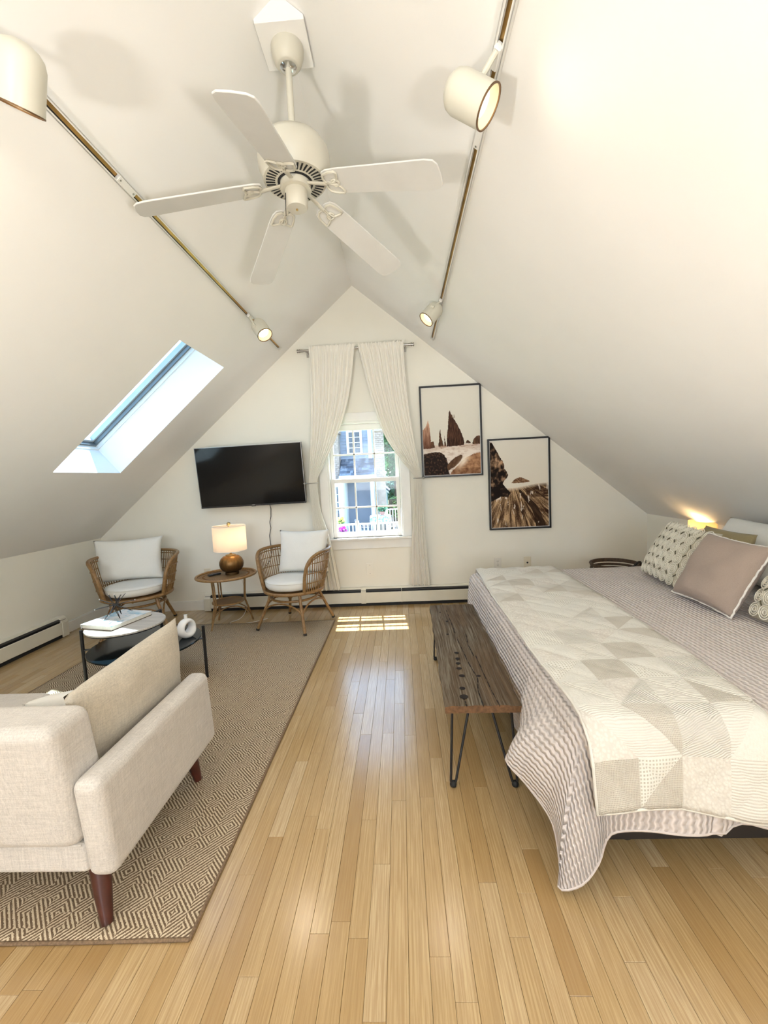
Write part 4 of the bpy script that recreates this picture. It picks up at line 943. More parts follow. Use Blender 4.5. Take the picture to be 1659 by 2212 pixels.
for pts in ([(.062, -.672), (.052, -.55), (.046, -.40), (.040, -.2)], [(-.002, -.672), (-.004, -.55), (.012, -.44), (-.006, -.30), (-.018, -.12), (-.030, .05)], [(-.045, .55), (-.04, .40), (-.035, .25), (-.03, .12)], [(-.068, -.672), (-.07, -.63), (-.072, -.60)], [(.03, .1), (.02, -.05), (.03, -.2)]):
    c = B(); n = len(pts)
    for i in range(n-1):
        for q in range(6):
            a = Vector((*pts[i], 0)); d = Vector((*pts[i+1], 0)); p = lerp(a, d, q/6); e = lerp(a, d, (q+1)/6); wd = .0016+.001*math.sin(i*5+q*2)
            c.add([(p.x-wd, p.y, BZ+.0022), (p.x+wd, p.y, BZ+.0022), (e.x+wd, e.y, BZ+.0022), (e.x-wd, e.y, BZ+.0022), (p.x, p.y, BZ-.004), (e.x, e.y, BZ-.004)], [(0,1,2,3), (0,3,5,4), (1,4,5,2)])
    c.build('crack', DK, tp)
for sx_, sy_ in ((-1, -1), (1, -1), (-1, 1), (1, 1)):
    x, y = sx_*.100, sy_*.585; foot = Vector((x+sx_*.028, y-sy_*0+sy_*.03, .006))
    p = [Vector((x-sx_*.035, y, BZ-.032)), lerp(Vector((x-sx_*.035, y, BZ-.032)), foot, .5), foot+Vector((-sx_*.011, 0, .016)), foot+Vector((-sx_*.006, 0, .002)), foot, foot+Vector((sx_*.006, 0, .002)), foot+Vector((sx_*.010, -sy_*.004, .016)), Vector((x+sx_*.02, y-sy_*.075, BZ-.032))]
    p = [Vector((x+sx_*.020, y+sy_*.02, BZ-.032)), foot+Vector((sx_*.009, 0, .020)), foot+Vector((sx_*.006, 0, .004)), foot, foot+Vector((-sx_*.006, 0, .004)), foot+Vector((-sx_*.012, 0, .020)), Vector((x-sx_*.062, y-sy_*.03, BZ-.032))]
    l = B().tube(p, .0055, 8).build('hairpin_leg', BLACK, bn, smooth=60)
    B().lathe([(.004, 0), (.0125, .004), (.0145, .013), (.011, .022), (.004, .026)], (foot.x, foot.y, 0), 14).build('foot_cap', plain('black_rubber', (.01, .01, .01), .7), l, smooth=60)
    B().box((min(x-sx_*.07, x+sx_*.035), y-.045, BZ-.034), (max(x-sx_*.07, x+sx_*.035), y+.035, BZ-.030)).build('mount_plate', BLACK, bn)

# ------------------------------------------------------------------ bed
EX, EN, EF, ET, EH = .49, 1.225, 3.27, .55, 2.405
bed = thing('bed', (1.5, 2.25, 0), 'large bed with its head against the low knee wall', 'bed'); O = bed.location.copy()
DARK = plain('bed_frame_and_shade', (.018, .014, .012), .6)
B().box((EX+.10, EN+.10, .22), (2.415, EF-.10, .36)).build('box_spring', plain('box_spring_cloth', (.05, .045, .04), .9), bed, O, bevel=.02)
B().box((EX+.06, EN+.06, .362), (2.415, EF-.06, ET-.012)).build('mattress', COTTON, bed, O, bevel=.05, seg=4, smooth=60)
B().box((EX+.12, EN+.12, .075), (2.41, EF-.12, .219)).build('frame_rail', DARK, bed, O)  # frame block reaching low; its black stands in for the shadow under the bed
for x in (EX+.25, 2.28):
    for y in (EN+.22, EF-.22): B().tube([(x, y, 0), (x, y, .075)], .022, 12).build('leg', DARK, bed, O)
# ribbed coverlet
m = N('ribbed_coverlet'); uv = m.tc('UV'); s = m.n('SeparateXYZ'); m.l(uv, s.inputs[0]); U, V = s.outputs[0], s.outputs[1]
zig = m.math('SINE', m.math('MULTIPLY', V, 2*math.pi/.030)); wb = m.noise(uv, 9, 3)
rib = m.math('SINE', m.math('ADD', m.math('ADD', m.math('MULTIPLY', U, 2*math.pi/.021), m.math('MULTIPLY', zig, .55)), m.math('MULTIPLY', wb, 2.2)))
pf = m.math('MULTIPLY', m.math('ABSOLUTE', m.math('SINE', m.math('MULTIPLY', V, math.pi/.021))), .10)
hgt = m.math('ADD', m.math('POWER', m.math('ADD', m.math('MULTIPLY', rib, .5), .5), .55), pf)
m.set(col=m.ramp(m.noise(uv, 4, 4), [(.3, (.71, .635, .595)), (.7, (.76, .685, .645))]), rough=.9, spec=.15, sheen=.2); m.bump(hgt, 1.0, .009); COVERLET = m.mat
RC = .075
path = []                                                     # (edge point, outward normal)
def seg(p, q, n, cnt): path.extend((lerp(Vector(p), Vector(q), k/cnt), Vector(n)) for k in range(cnt))
seg((EH, EF), (EX+RC, EF), (0, 1), 60)
for k in range(16): a = R(90)+R(90)*k/16; path.append((Vector((EX+RC+RC*math.cos(a), EF-RC+RC*math.sin(a))), Vector((math.cos(a), math.sin(a)))))
seg((EX, EF-RC), (EX, EN+RC), (-1, 0), 150)
NC = 44; i0 = len(path)
for k in range(NC): a = R(180)+R(90)*k/NC; path.append((Vector((EX+RC+RC*math.cos(a), EN+RC+RC*math.sin(a))), Vector((math.cos(a), math.sin(a)))))
i1 = len(path); seg((EX+RC, EN), (EH, EN), (0, -1), 130); path.append((Vector((EH, EN)), Vector((0, -1))))
iy = lambda y: i0-150*(y-(EN+RC))/((EF-RC)-(EN+RC))
ctrl = [(iy(2.3), (.478, 2.3, .15)), (iy(1.95), (.474, 1.93, .15)), (iy(1.68), (.462, 1.66, .19)), (iy(1.50), (.400, 1.565, .245)), (iy(1.40), (.335, 1.475, .27)), (i0+1, (.395, 1.41, .215)), (i0+NC*.22, (.452, 1.345, .14)), (i0+NC*.40, (.448, 1.265, .06)), (i0+NC*.52, (.432, 1.226, .024)), (i0+NC*.68, (.492, 1.208, .055)), (i0+NC*.82, (.548, 1.222, .11)), (i1, (.585, 1.222, .205)), (i1+9, (.68, 1.205, .232)), (i1+22, (.86, 1.20, .230))]
def catmull(cs, x):
    for i in range(len(cs)-1):
        if cs[i][0] <= x <= cs[i+1][0]:
            p0 = Vector(cs[max(i-1, 0)][1]); p1 = Vector(cs[i][1]); p2 = Vector(cs[i+1][1]); p3 = Vector(cs[min(i+2, len(cs)-1)][1]); t = (x-cs[i][0])/(cs[i+1][0]-cs[i][0])
            return .5*((2*p1)+(p2-p0)*t+(2*p0-5*p1+4*p2-p3)*t*t+(3*p1-p0-3*p2+p3)*t**3)
rows = 34; b = B(); uvs = []
for i, (e, n) in enumerate(path):
    if ctrl[0][0] <= i <= ctrl[-1][0]: hem = catmull(ctrl, i)
    else:
        zz = .15 if i < i0 else .232+.012*math.sin(i*.21)+.010*math.sin(i*.47)
        o_ = .018+.010*math.sin(i*.33)
        hem = Vector((e.x+n.x*o_, e.y+n.y*o_, zz))
    if i > i1: hem += Vector((0, -.010*abs(math.sin(i*.17)), 0))*min(1, (i-i1)/12)
    ins = e-n*.06; sh_ = Vector((e.x+n.x*.004, e.y+n.y*.004, ET-.062))
    drop_l = (hem-sh_).length; ripple = .0
    for j in range(rows+1):
        t = j/rows
        if t < .22:
            a = t/.22*math.pi/2; p = Vector((ins.x+n.x*.064*math.sin(a), ins.y+n.y*.064*math.sin(a), ET-.062+.062*math.cos(a))); dl = .09*t/.22-.06
        else:
            k = (t-.22)/.78; p = lerp(sh_, hem, k); dl = .03+drop_l*k
            if i >= i0-30 and i <= i1+10: p += Vector((n.x, n.y, 0))*.035*math.sin(k*math.pi)*(1 if i < i0+NC*.5 else .3)
            else: p += Vector((n.x, n.y, 0))*(.006*math.sin(i*.29)*k+.012*math.sin(k*math.pi))
        if p.z < .012: p.z = .012
        b.v.append(p); uvs.append((e.x+n.x*dl, e.y+n.y*dl))
for i in range(len(path)-1):
    for j in range(rows): a = i*(rows+1)+j; b.f.append((a, a+1, a+rows+2, a+rows+1)); b.m.append(0)
n0 = len(b.v); TXN, TYN = 70, 76; xa, xb, ya, yb = EX+.06, EH, EN+.06, EF-.06
for j in range(TYN+1):
    for i in range(TXN+1):
        x, y = lerp(xa, xb, i/TXN), lerp(ya, yb, j/TYN)
        ed = min(i, j, TYN-j, 6)/6 if i or True else 0
        # trim the corners that the rounded edge leaves
        z = ET+.006*mn.noise(Vector((x*4, y*4, 0)))*ed
        b.v.append(Vector((x, y, z))); uvs.append((x, y))
for j in range(TYN):
    for i in range(TXN): a = n0+j*(TXN+1)+i; b.f.append((a, a+1, a+TXN+2, a+TXN+1)); b.m.append(0)
cv_ = b.build('coverlet', COVERLET, origin=(1.5, 2.25, .2), smooth=180, uv=uvs)
tag(cv_, 'blush ribbed coverlet spread over the bed, one corner trailing to the floor', 'coverlet')
hb = B().tube([b.v[i*(rows+1)+rows] for i in range(0, len(path), 2)], .0038, 6); hb.build('hem', plain('coverlet_hem', (.62, .55, .51), .9), cv_, (1.5, 2.25, .2), smooth=60)

# patchwork quilt across the foot of the bed
def patch(name, c1, c2, kind):
    m = N(name); uv = m.tc('UV'); s = m.n('SeparateXYZ'); m.l(uv, s.inputs[0]); U, V = s.outputs[0], s.outputs[1]
    sinf = lambda q, p: m.math('SINE', m.math('MULTIPLY', q, 2*math.pi/p))
    crk = m.noise(uv, 120, 4, .6)
    if kind == 'waffle': h = m.math('MAXIMUM', m.math('ABSOLUTE', sinf(U, .022)), m.math('ABSOLUTE', sinf(V, .022))); f = m.ramp(h, [(.60, (0,0,0)), (.85, (1,1,1))])
    elif kind == 'check': h = m.math('MAXIMUM', sinf(U, .0052), sinf(V, .0052)); f = m.ramp(h, [(.3, (0,0,0)), (.8, (1,1,1))])
    elif kind == 'stripe': h = sinf(m.math('ADD', U, m.math('MULTIPLY', V, .4)), .0062); f = m.ramp(h, [(0, (0,0,0)), (.7, (1,1,1))])
    elif kind == 'seer': h = m.math('MULTIPLY', sinf(U, .0075), m.noise(uv, 160, 2)); f = m.ramp(m.math('ADD', h, .5), [(.2, (0,0,0)), (.8, (1,1,1))])
    elif kind == 'bubble': vo = m.n('TexVoronoi'); m.l(uv, vo.inputs['Vector']); vo.inputs['Scale'].default_value = 105; h = m.math('SUBTRACT', 1.0, vo.outputs['Distance']); f = m.ramp(h, [(.35, (0,0,0)), (.75, (1,1,1))])
    else: h = crk; f = m.ramp(crk, [(.3, (0,0,0)), (.7, (1,1,1))])
    m.set(col=m.mix(f, c2, c1), rough=.92, spec=.12, sheen=.15); m.bump(m.math('ADD', h, m.math('MULTIPLY', crk, .7)), .5, .003); return m.mat
QM = [patch('quilt_plain', (.76, .74, .67), (.70, .68, .61), 'plain'), patch('quilt_waffle', (.78, .76, .69), (.56, .53, .45), 'waffle'), patch('quilt_check', (.69, .65, .57), (.54, .49, .41), 'check'),
      patch('quilt_stripe', (.73, .70, .63), (.64, .61, .54), 'stripe'), patch('quilt_seersucker', (.76, .73, .66), (.70, .67, .60), 'seer'), patch('quilt_bubble', (.74, .71, .64), (.67, .63, .56), 'bubble')]
prof = [(3.315, .36), (3.322, .46), (3.31, .53), (3.26, .563)]+[(lerp(3.20, 1.30, k/20), .566) for k in range(21)]+[(1.245, .556), (1.205, .525), (1.188, .47), (1.182, .39), (1.176, .312)]
cum = [0]
for k in range(1, len(prof)): cum.append(cum[-1]+math.hypot(prof[k][0]-prof[k-1][0], prof[k][1]-prof[k-1][1]))
LQ = cum[-1]; NV = 16; NU = 4; SB = 9
def qp(u, v):
    d = v*LQ; y = interp(cum, [p[0] for p in prof], d); z = interp(cum, [p[1] for p in prof], d)
    yy = [1.17, 1.20, 1.45, 2.05, 2.6, 3.2, 3.33]
    hang = max(0, (.54-z)/.25) if y < 2 else 0
    x0 = interp(yy, [.508, .510, .512, .514, .525, .552, .556], y)+.02*hang; x1 = interp(yy, [1.03, 1.045, 1.075, 1.11, 1.125, 1.135, 1.135], y)-.025*hang
    cu, cv2 = (u*NU) % 1, (v*NV) % 1
    dd_ = min(abs(cu-cv2), abs(cu+cv2-1)); puff = .0065*min(1, dd_*4)**.6*(.6+.4*min(1, 6*min(cu, 1-cu, cv2, 1-cv2)))
    x = lerp(x0, x1, u)+.006*math.sin(v*19+1)*(u-.5)
    wv_ = .004*math.sin(v*23+u*4)+.003*mn.noise(Vector((u*5, v*14, 2)))
    if z < .55: y += (-(puff)-wv_*1.5-.012*hang*math.sin(u*7+1)) if y < 2 else puff; z += (.016*math.sin(u*4.4+.3)-.012*u)*hang
    else: z += puff+max(0, wv_)
    if u < .03 or u > .97: z -= .004
    return Vector((x, y, z))
rq = random.Random(21); cells = {}
for i in range(NU):
    for j in range(NV): a = rq.choice([0, 1, 2, 3, 4, 5, 5, 1, 4]); cells[(i, j)] = (a, rq.choice([0, 2, 3, 4, a, a]), rq.random() < .5)
def qm(i, j):
    a, c, f = cells[(i//SB, j//SB)]; ii, jj = i % SB, j % SB
    return a if (ii < jj if f else ii+jj < SB) else c
b = B()
for j in range(NV*SB+1):
    for i in range(NU*SB+1): b.v.append(qp(i/(NU*SB), j/(NV*SB)))
for j in range(NV*SB):
    for i in range(NU*SB):
        k0 = j*(NU*SB+1)+i; k1, k2, k3 = k0+1, k0+NU*SB+2, k0+NU*SB+1; m0, m1, fl_ = cells[(i//SB, j//SB)]; ii, jj = i % SB, j % SB
        if fl_ and ii == jj: b.f += [(k0, k2, k3), (k0, k1, k2)]; b.m += [m0, m1]          # seam runs corner to corner
        elif not fl_ and ii+jj == SB-1: b.f += [(k0, k1, k3), (k1, k2, k3)]; b.m += [m0, m1]
        else: b.f.append((k0, k1, k2, k3)); b.m.append(qm(i, j))
nq = len(b.v); uvq = [(j/(NV*SB)*LQ, i/(NU*SB)*.6) for j in range(NV*SB+1) for i in range(NU*SB+1)]
ql = b.build('patchwork_quilt', QM, origin=(.8, 2.2, .3), smooth=180, uv=uvq, solid=.010)
tag(ql, 'cream patchwork quilt folded across the foot of the bed', 'quilt')
W1 = NU*SB+1; edge = [b.v[j*W1] for j in range(NV*SB+1)]+[b.v[NV*SB*W1+i] for i in range(1, W1)]+[b.v[j*W1+W1-1] for j in range(NV*SB-1, -1, -1)]
B().tube(edge[::2], .0055, 8).build('binding', plain('quilt_binding', (.74, .71, .64), .9), ql, (.8, 2.2, .3), smooth=60)

# ------------------------------------------------------------------ pillows on the bed
CIRC = weave('cream_canvas', (.60, .55, .43), 520, .06, bump=.3)
TAPE = plain('cream_tape', (.80, .76, .65), .85, var=.06, scale=40)
GAP = plain('dark_backing', (.10, .085, .05), .9)
def circle_pillow(c, xa, za, w, h, label, seed):
    M4 = frame_from(c, xa, za); t = .17
    r = thing('circle_pillow', c, label, 'pillow', 'cream pillows with rings of tape'); O = Vector(c)
    xf(pillow_mesh(w, h, t, .05, 30, .006, seed), M4).build('cushion', CIRC, r, O, smooth=180, merge=True)
    nx, nz = 7, 6; pd = w/(nx+.25)
    for i in range(nx):
        for j in range(nz):
            x = (i-(nx-1)/2)*pd; z = (j-(nz-1)/2)*h/(nz+.2); a, q = x/(w/2), z/(h/2); e = max(0, (1-a*a)*(1-q*q)); y = -t/2*e**.42
            gx = .8*t/2*e**-.3*a*(1-q*q) if e > .05 else 0; gz = .8*t/2*e**-.3*q*(1-a*a) if e > .05 else 0
            nrm = Vector((gx/(w/2), -1, gz/(h/2))); nrm.normalize(); u_ = nrm.cross(Vector((0,0,1))).normalized(); v_ = u_.cross(nrm)
            b = B(); base = Vector((x, y, z))
            for rr_ in (.45, .30, .15): b.tube([M4 @ (base+nrm*.0005+(u_*math.cos(q2)+v_*math.sin(q2))*pd*rr_) for q2 in [2*math.pi*k/14 for k in range(14)]], pd*.042, 5, closed=True)
            b.build('tape_ring', TAPE, r, O, smooth=60)
            if i < nx-1 and j < nz-1:
                b = B(); g = base+Vector((pd/2, 0, h/(nz+.2)/2)); a2, q2 = g.x/(w/2), g.z/(h/2); e2 = max(0, (1-a2*a2)*(1-q2*q2)); g.y = -t/2*e2**.42-.0015
                s_ = 1 if (i+j) % 2 else -1
                b.tube([M4 @ (g+Vector((-.010, 0, -.009*s_))), M4 @ (g+Vector((0, -.001, .002*s_))), M4 @ (g+Vector((.009, 0, .010*s_)))], .0028, 5); b.build('gap', GAP, r, O)
circle_pillow(Vector((1.725, 2.72, .732)), (-.10, -1, -.03), (.20, .03, .35), .52, .395, 'cream pillow with sewn tape rings, leaning behind the mauve pillow', 1)
circle_pillow(Vector((1.735, 1.795, .742)), (-.02, -1, 0), (.20, .05, .35), .52, .42, 'cream pillow with sewn tape rings, cut off by the frame edge', 2)
MAUVE = weave('mauve_velvet', (.40, .315, .262), 700, .07, bump=.2)
c = Vector((1.635, 2.25, .732)); M4 = frame_from(c, (.06, -1, -.05), (.19, .06, .33))
mp = thing('mauve_pillow', c, 'square mauve pillow with frayed white edging', 'pillow'); xf(pillow_mesh(.405, .385, .17, .06, 32, .02, 8), M4).build('cushion', MAUVE, mp, c, smooth=180, merge=True)
ed = []
for k in range(120):
    q = k/120*4; s = int(q); f_ = q-s; a, e = [(lerp(-1, 1, f_), -1), (1, lerp(-1, 1, f_)), (lerp(1, -1, f_), 1), (-1, lerp(1, -1, f_))][s]
    x = a*.2025*(1-.06*(1-e*e)*abs(a)); z = e*.1925*(1-.06*(1-a*a)*abs(e)); ed.append(M4 @ Vector((x+random.uniform(-.002, .002), random.uniform(-.002, .002), z+random.uniform(-.002, .002))))
B().tube(ed, .0052, 6, closed=True).build('fringe', plain('white_fringe', (.80, .76, .70), .95, var=.1, scale=90), mp, c, smooth=60)
def bed_pillow(c, xa, za, w, h, t, mat, name, label, seed, grp=None):
    b = xf(pillow_mesh(w, h, t, .05, 28, .016, seed), frame_from(c, xa, za)); tag(b.build(name, mat, origin=c, smooth=180, merge=True), label, 'pillow', grp)
bed_pillow(Vector((1.925, 2.665, .712)), (.02, -1, -.02), (.14, .03, .35), .40, .375, .13, weave('olive_linen', (.36, .295, .16), 480, .1), 'olive_pillow', 'olive linen pillow between the tape ring pillow and the white pillows', 4)
bed_pillow(Vector((2.135, 2.60, .745)), (.0, -1, -.03), (.20, .03, .35), .76, .39, .18, COTTON, 'white_pillow', 'plump white bed pillow behind the olive pillow', 6, 'white bed pillows')
bed_pillow(Vector((2.15, 1.78, .73)), (.0, -1, 0), (.20, .0, .35), .70, .38, .17, COTTON, 'white_pillow', 'white bed pillow at the frame edge, nearest the camera', 7, 'white bed pillows')

# ------------------------------------------------------------------ sconce on the knee wall
so = thing('wall_sconce', (QX, 3.50, .78), 'glowing half drum wall sconce over the pillows', 'wall lamp'); O = so.location.copy()
SHY = sheer('sconce_shade', (.88, .76, .55), .6)
ra = .115; arc = [R(90)+R(180)*k/24 for k in range(25)]
B().grid(lambda u, v: (QX+ra*math.cos(R(90)+R(180)*u), 3.50+.125*math.sin(R(90)+R(180)*u), lerp(.715, .835, v)), 24, 2).build('shade', SHY, so, O, smooth=60, solid=.003)
B().box((QX-.012, 3.46, .74), (QX, 3.54, .81)).build('backplate', BRASS, so, O, bevel=.003)
B().lathe([(.006, 0), (.016, .01), (.018, .026), (.012, .04), (.003, .044)], (QX-.055, 3.50, .755), 16).build('bulb', emit('sconce_bulb', (1, .78, .45), 8), so, O, smooth=60)
B().tube([(QX-.012, 3.5, .76), (QX-.055, 3.5, .756)], .006, 8).build('arm', BRASS, so, O)
light('sconce_light', 'POINT', (QX-.058, 3.50, .80), 1.5, (1, .66, .30), shadow_soft_size=.02)

# ------------------------------------------------------------------ wicker basket beyond the bed
KB = Vector((1.83, 3.74, 0)); wb_ = thing('wicker_basket', KB, 'dark wicker basket on the floor between bed and gable wall', 'basket')
WICK = plain('dark_wicker', (.07, .04, .022), .6, var=.4, scale=60, bump=.4)
for k in range(15):
    z = .02+.43*k/14; rad_ = .15+.035*k/14
    B().tube([KB+Vector((rad_*math.cos(a)+.003*math.sin(a*12+k*math.pi), rad_*math.sin(a), z)) for a in [2*math.pi*q/36 for q in range(36)]], .011, 6, closed=True).build('coil', WICK, wb_, KB, smooth=60)
B().lathe([(.15, .008), (.15, .018)], KB, 30).build('base', WICK, wb_, KB)
B().tube([KB+Vector((.19*math.cos(a), .19*math.sin(a), .462)) for a in [2*math.pi*q/40 for q in range(40)]], .010, 8, closed=True).build('rim', WICK, wb_, KB, smooth=60)
B().tube(bz(KB+Vector((.06, -.18, .455)), KB+Vector((.09, -.20, .52)), KB+Vector((.15, -.16, .52)), KB+Vector((.16, -.11, .455)), 8), .009, 8).build('handle', plain('black_leather', (.015, .013, .012), .6), wb_, KB, smooth=60)
# ------------------------------------------------------------------ outside the window
def pc(px, py, Y): p = atY(px, py, Y); return p.x, p.z
GZ = -3.4
LAWN = plain('lawn', (.10, .17, .05), .95, var=.3, scale=3, bump=.5)
tag(B().grid(lambda u, v: (lerp(-50, 50, u), lerp(5.5, 90, v), GZ+.15*mn.noise(Vector((u*20, v*20, 0)))), 40, 40).build('lawn', LAWN, origin=(0, 30, GZ)), 'green lawn around the neighbouring house', kind='structure')
CLAP = plain('grey_clapboard', (.19, .225, .28), .7, var=.08, scale=2)
EXW = plain('exterior_white', (.66, .68, .70), .6, var=.03)
PANE = plain('dark_pane', (.03, .05, .07), .1, spec=.6, var=.3, scale=2)
SH1 = [plain('slate_shingle_%s' % k, c, .85, var=.2, scale=9) for k, c in (('dark', (.045, .055, .075)), ('mid', (.085, .10, .13)), ('pale', (.17, .19, .22)))]
CEDAR = plain('cedar_wall', (.30, .245, .205), .85, var=.15, scale=5)
def boards(b, x0, x1, z0, z1, y, h=.15):
    z = z0
    while z < z1: b.add([(x0, y, z), (x1, y, z), (x1, y+.022, min(z+h, z1)), (x0, y+.022, min(z+h, z1)), (x0, y+.03, z), (x1, y+.03, z)], [(0,1,2,3), (0,4,5,1)]); z += h
    return b
Y0 = 22.0
hs = thing('neighbor_house', (pc(760, 1000, Y0)[0], Y0, GZ), 'grey clapboard neighbouring house with white trim outside the window', 'house'); HO = hs.location.copy()
xL, _ = pc(640, 1000, Y0); xR, zt = pc(803, 985, Y0); xg, _ = pc(735, 1000, Y0); ZTOP = pc(780, 870, Y0)[1]
B().box((xL-3, Y0+.03, GZ), (xR, Y0+7, ZTOP)).build('body', CLAP, hs, HO)
tag(boards(B(), xL-3, xR, GZ, ZTOP, Y0).build('clapboards', CLAP, hs, HO), kind='stuff')
cb0, _ = pc(796, 985, Y0); B().box((cb0, Y0-.03, GZ), (xR+.02, Y0+.05, ZTOP)).build('corner_board', EXW, hs, HO)
rf = B(); rf.poly([(xL-3.4, Y0-.5, ZTOP-.1), (xR+.1, Y0-.5, ZTOP-.1), (xR+.1, Y0+3.5, ZTOP+2.4), (xL-3.4, Y0+3.5, ZTOP+2.4)], .12, (0, -.5, .85)); rf.poly([(xL-3.4, Y0+7.5, ZTOP-.1), (xR+.1, Y0+7.5, ZTOP-.1), (xR+.1, Y0+3.5, ZTOP+2.4), (xL-3.4, Y0+3.5, ZTOP+2.4)], .12, (0, .5, .85)); rf.build('roof', SH1[1], hs, HO)
def house_window(par, O, a, c, Y, rows, cols, cas=.11):
    x0, z1 = pc(*a, Y); x1, z0 = pc(*c, Y)
    wv_ = B(); wv_.box((x0-cas, Y-.05, z1), (x1+cas, Y+.02, z1+cas)).box((x0-cas, Y-.07, z0-cas*.8), (x1+cas, Y+.02, z0)).box((x0-cas, Y-.05, z0), (x0, Y+.02, z1)).box((x1, Y-.05, z0), (x1+cas, Y+.02, z1)); wo = wv_.build('window', EXW, par, O)
    bw = .014
    for i in range(cols):
        for j in range(rows): B().box((lerp(x0, x1, i/cols)+bw, Y-.012, lerp(z0, z1, j/rows)+bw), (lerp(x0, x1, (i+1)/cols)-bw, Y-.006, lerp(z0, z1, (j+1)/rows)-bw)).build('pane', PANE, wo, O)
    B().box((x0, Y-.010, z0), (x1, Y+.01, z1)).build('sash', EXW, wo, O)
house_window(hs, HO, (752, 934), (779, 978), Y0-.02, 4, 2)
bx0, bz0 = pc(712, 1042, Y0-2.2); bx1, _ = pc(737.5, 1042, Y0-2.2)
B().box((bx0-1.5, Y0-2.17, GZ), (bx1, Y0+.02, bz0)).build('sunroom_bay', EXW, hs, HO)
house_window(hs, HO, (721, 1052), (734, 1118), Y0-2.2, 4, 2, .05)
# porch roof with separate shingles
p0 = pc(735, 993, Y0); p1 = pc(808, 990, Y0); e0 = pc(733, 1029, Y0-1.3); e1 = pc(808, 1025, Y0-1.3)
za, zb_ = p0[1], e0[1]
pr_ = B().poly([(e0[0], Y0-1.3, zb_), (e1[0], Y0-1.3, zb_), (p1[0], Y0, za), (p0[0], Y0, za)], .06, (0, .4, -.9)).build('porch_roof', SH1[0], hs, HO)
rs = random.Random(5); rowsN = 7
for j in range(rowsN):
    x = e0[0]-rs.random()*.2
    while x < e1[0]:
        wd = rs.uniform(.14, .26); t0, t1 = j/rowsN, (j+1.1)/rowsN
        x2 = min(x+wd, e1[0]); xx = max(x, e0[0])
        if x2-xx > .04: B().add([(xx, lerp(Y0-1.3, Y0, t0), lerp(zb_, za, t0)+.035), (x2-.008, lerp(Y0-1.3, Y0, t0), lerp(zb_, za, t0)+.035), (x2-.008, lerp(Y0-1.3, Y0, t1), lerp(zb_, za, t1)+.008), (xx, lerp(Y0-1.3, Y0, t1), lerp(zb_, za, t1)+.008), (xx, lerp(Y0-1.3, Y0, t0), lerp(zb_, za, t0)), (x2-.008, lerp(Y0-1.3, Y0, t0), lerp(zb_, za, t0))], [(0,1,2,3), (0,4,5,1)]).build('shingle', rs.choice(SH1), pr_, HO)
        x += wd
B().box((e0[0]-.02, Y0-1.36, zb_-.17), (e1[0]+.02, Y0-1.28, zb_+.01)).build('fascia', EXW, hs, HO)
for px in (736, 806): x, _ = pc(px, 1080, Y0-1.25); B().box((x-.07, Y0-1.32, GZ), (x+.07, Y0-1.18, zb_-.1)).build('porch_post', EXW, hs, HO)
# cedar shingled chimneys
def chimney(pxa, pxb, Y, label):
    x0, _ = pc(pxa, 980, Y); x1, _ = pc(pxb, 980, Y); O = HO
    c = B().box((x0+.02, Y+.02, GZ), (x1-.02, Y+.7, 3.6)).build('chimney', CEDAR, hs, O); c['label'] = label
    b = B(); k = 0; z = pc(pxa, 1050, Y)[1]
    while z < 3.55:
        x = x0-(.1 if k % 2 else 0)
        while x < x1:
            xa_, xb_2 = max(x, x0), min(x+.19, x1)
            if xb_2-xa_ > .03: b.box((xa_, Y-.012*((k+int(x*9)) % 2), z), (xb_2-.012, Y+.03, z+.085))
            x += .2
        z += .097; k += 1
    tag(b.build('bricks', CEDAR, c, O), kind='stuff')
    B().box((x0-.06, Y-.06, 3.55), (x1+.06, Y+.76, 3.75)).build('cap', CEDAR, c, O)
chimney(717, 732, Y0-.75, 'tan brick chimney at the curtain edge of the window view')
chimney(810, 830, Y0-.9, 'brown brick chimney beside the tree outside the window')
# small gabled shed to the side
Y1 = 30.5
x0, z0 = pc(812, 1094, Y1); x1, z1 = pc(834, 1060, Y1); zr = pc(806, 1036, Y1)[1]; xr = pc(806, 1036, Y1)[0]
sd = thing('garden_shed', ((x0+x1)/2, Y1, GZ), 'small grey shed with white sloping trim outside the window', 'shed'); O = sd.location.copy()
b = B().poly([(xr-.9, Y1+.02, GZ), (x1, Y1+.02, GZ), (x1, Y1+.02, z1), (xr, Y1+.02, zr), (xr-.9, Y1+.02, zr)], 3.0, (0, 1, 0)); b.build('body', CLAP, sd, O)
tag(boards(B(), xr-.9, x1, GZ, z1, Y1).build('clapboards', CLAP, sd, O), kind='stuff')
B().poly([(xr, Y1-.12, zr+.10), (x1+.18, Y1-.12, z1-.06), (x1+.18, Y1-.12, z1-.20), (xr, Y1-.12, zr-.06)], .1, (0, 1, 0)).build('rake_trim', EXW, sd, O)
B().poly([(xr, Y1-.15, zr+.12), (x1+.22, Y1-.15, z1-.04), (x1+.22, Y1-.15, z1+.02), (xr, Y1-.15, zr+.20)], 3.3, (0, 1, 0)).build('roof', SH1[1], sd, O)
B().box((x1-.13, Y1-.04, GZ), (x1+.02, Y1+.03, z1-.05)).build('corner_board', EXW, sd, O)
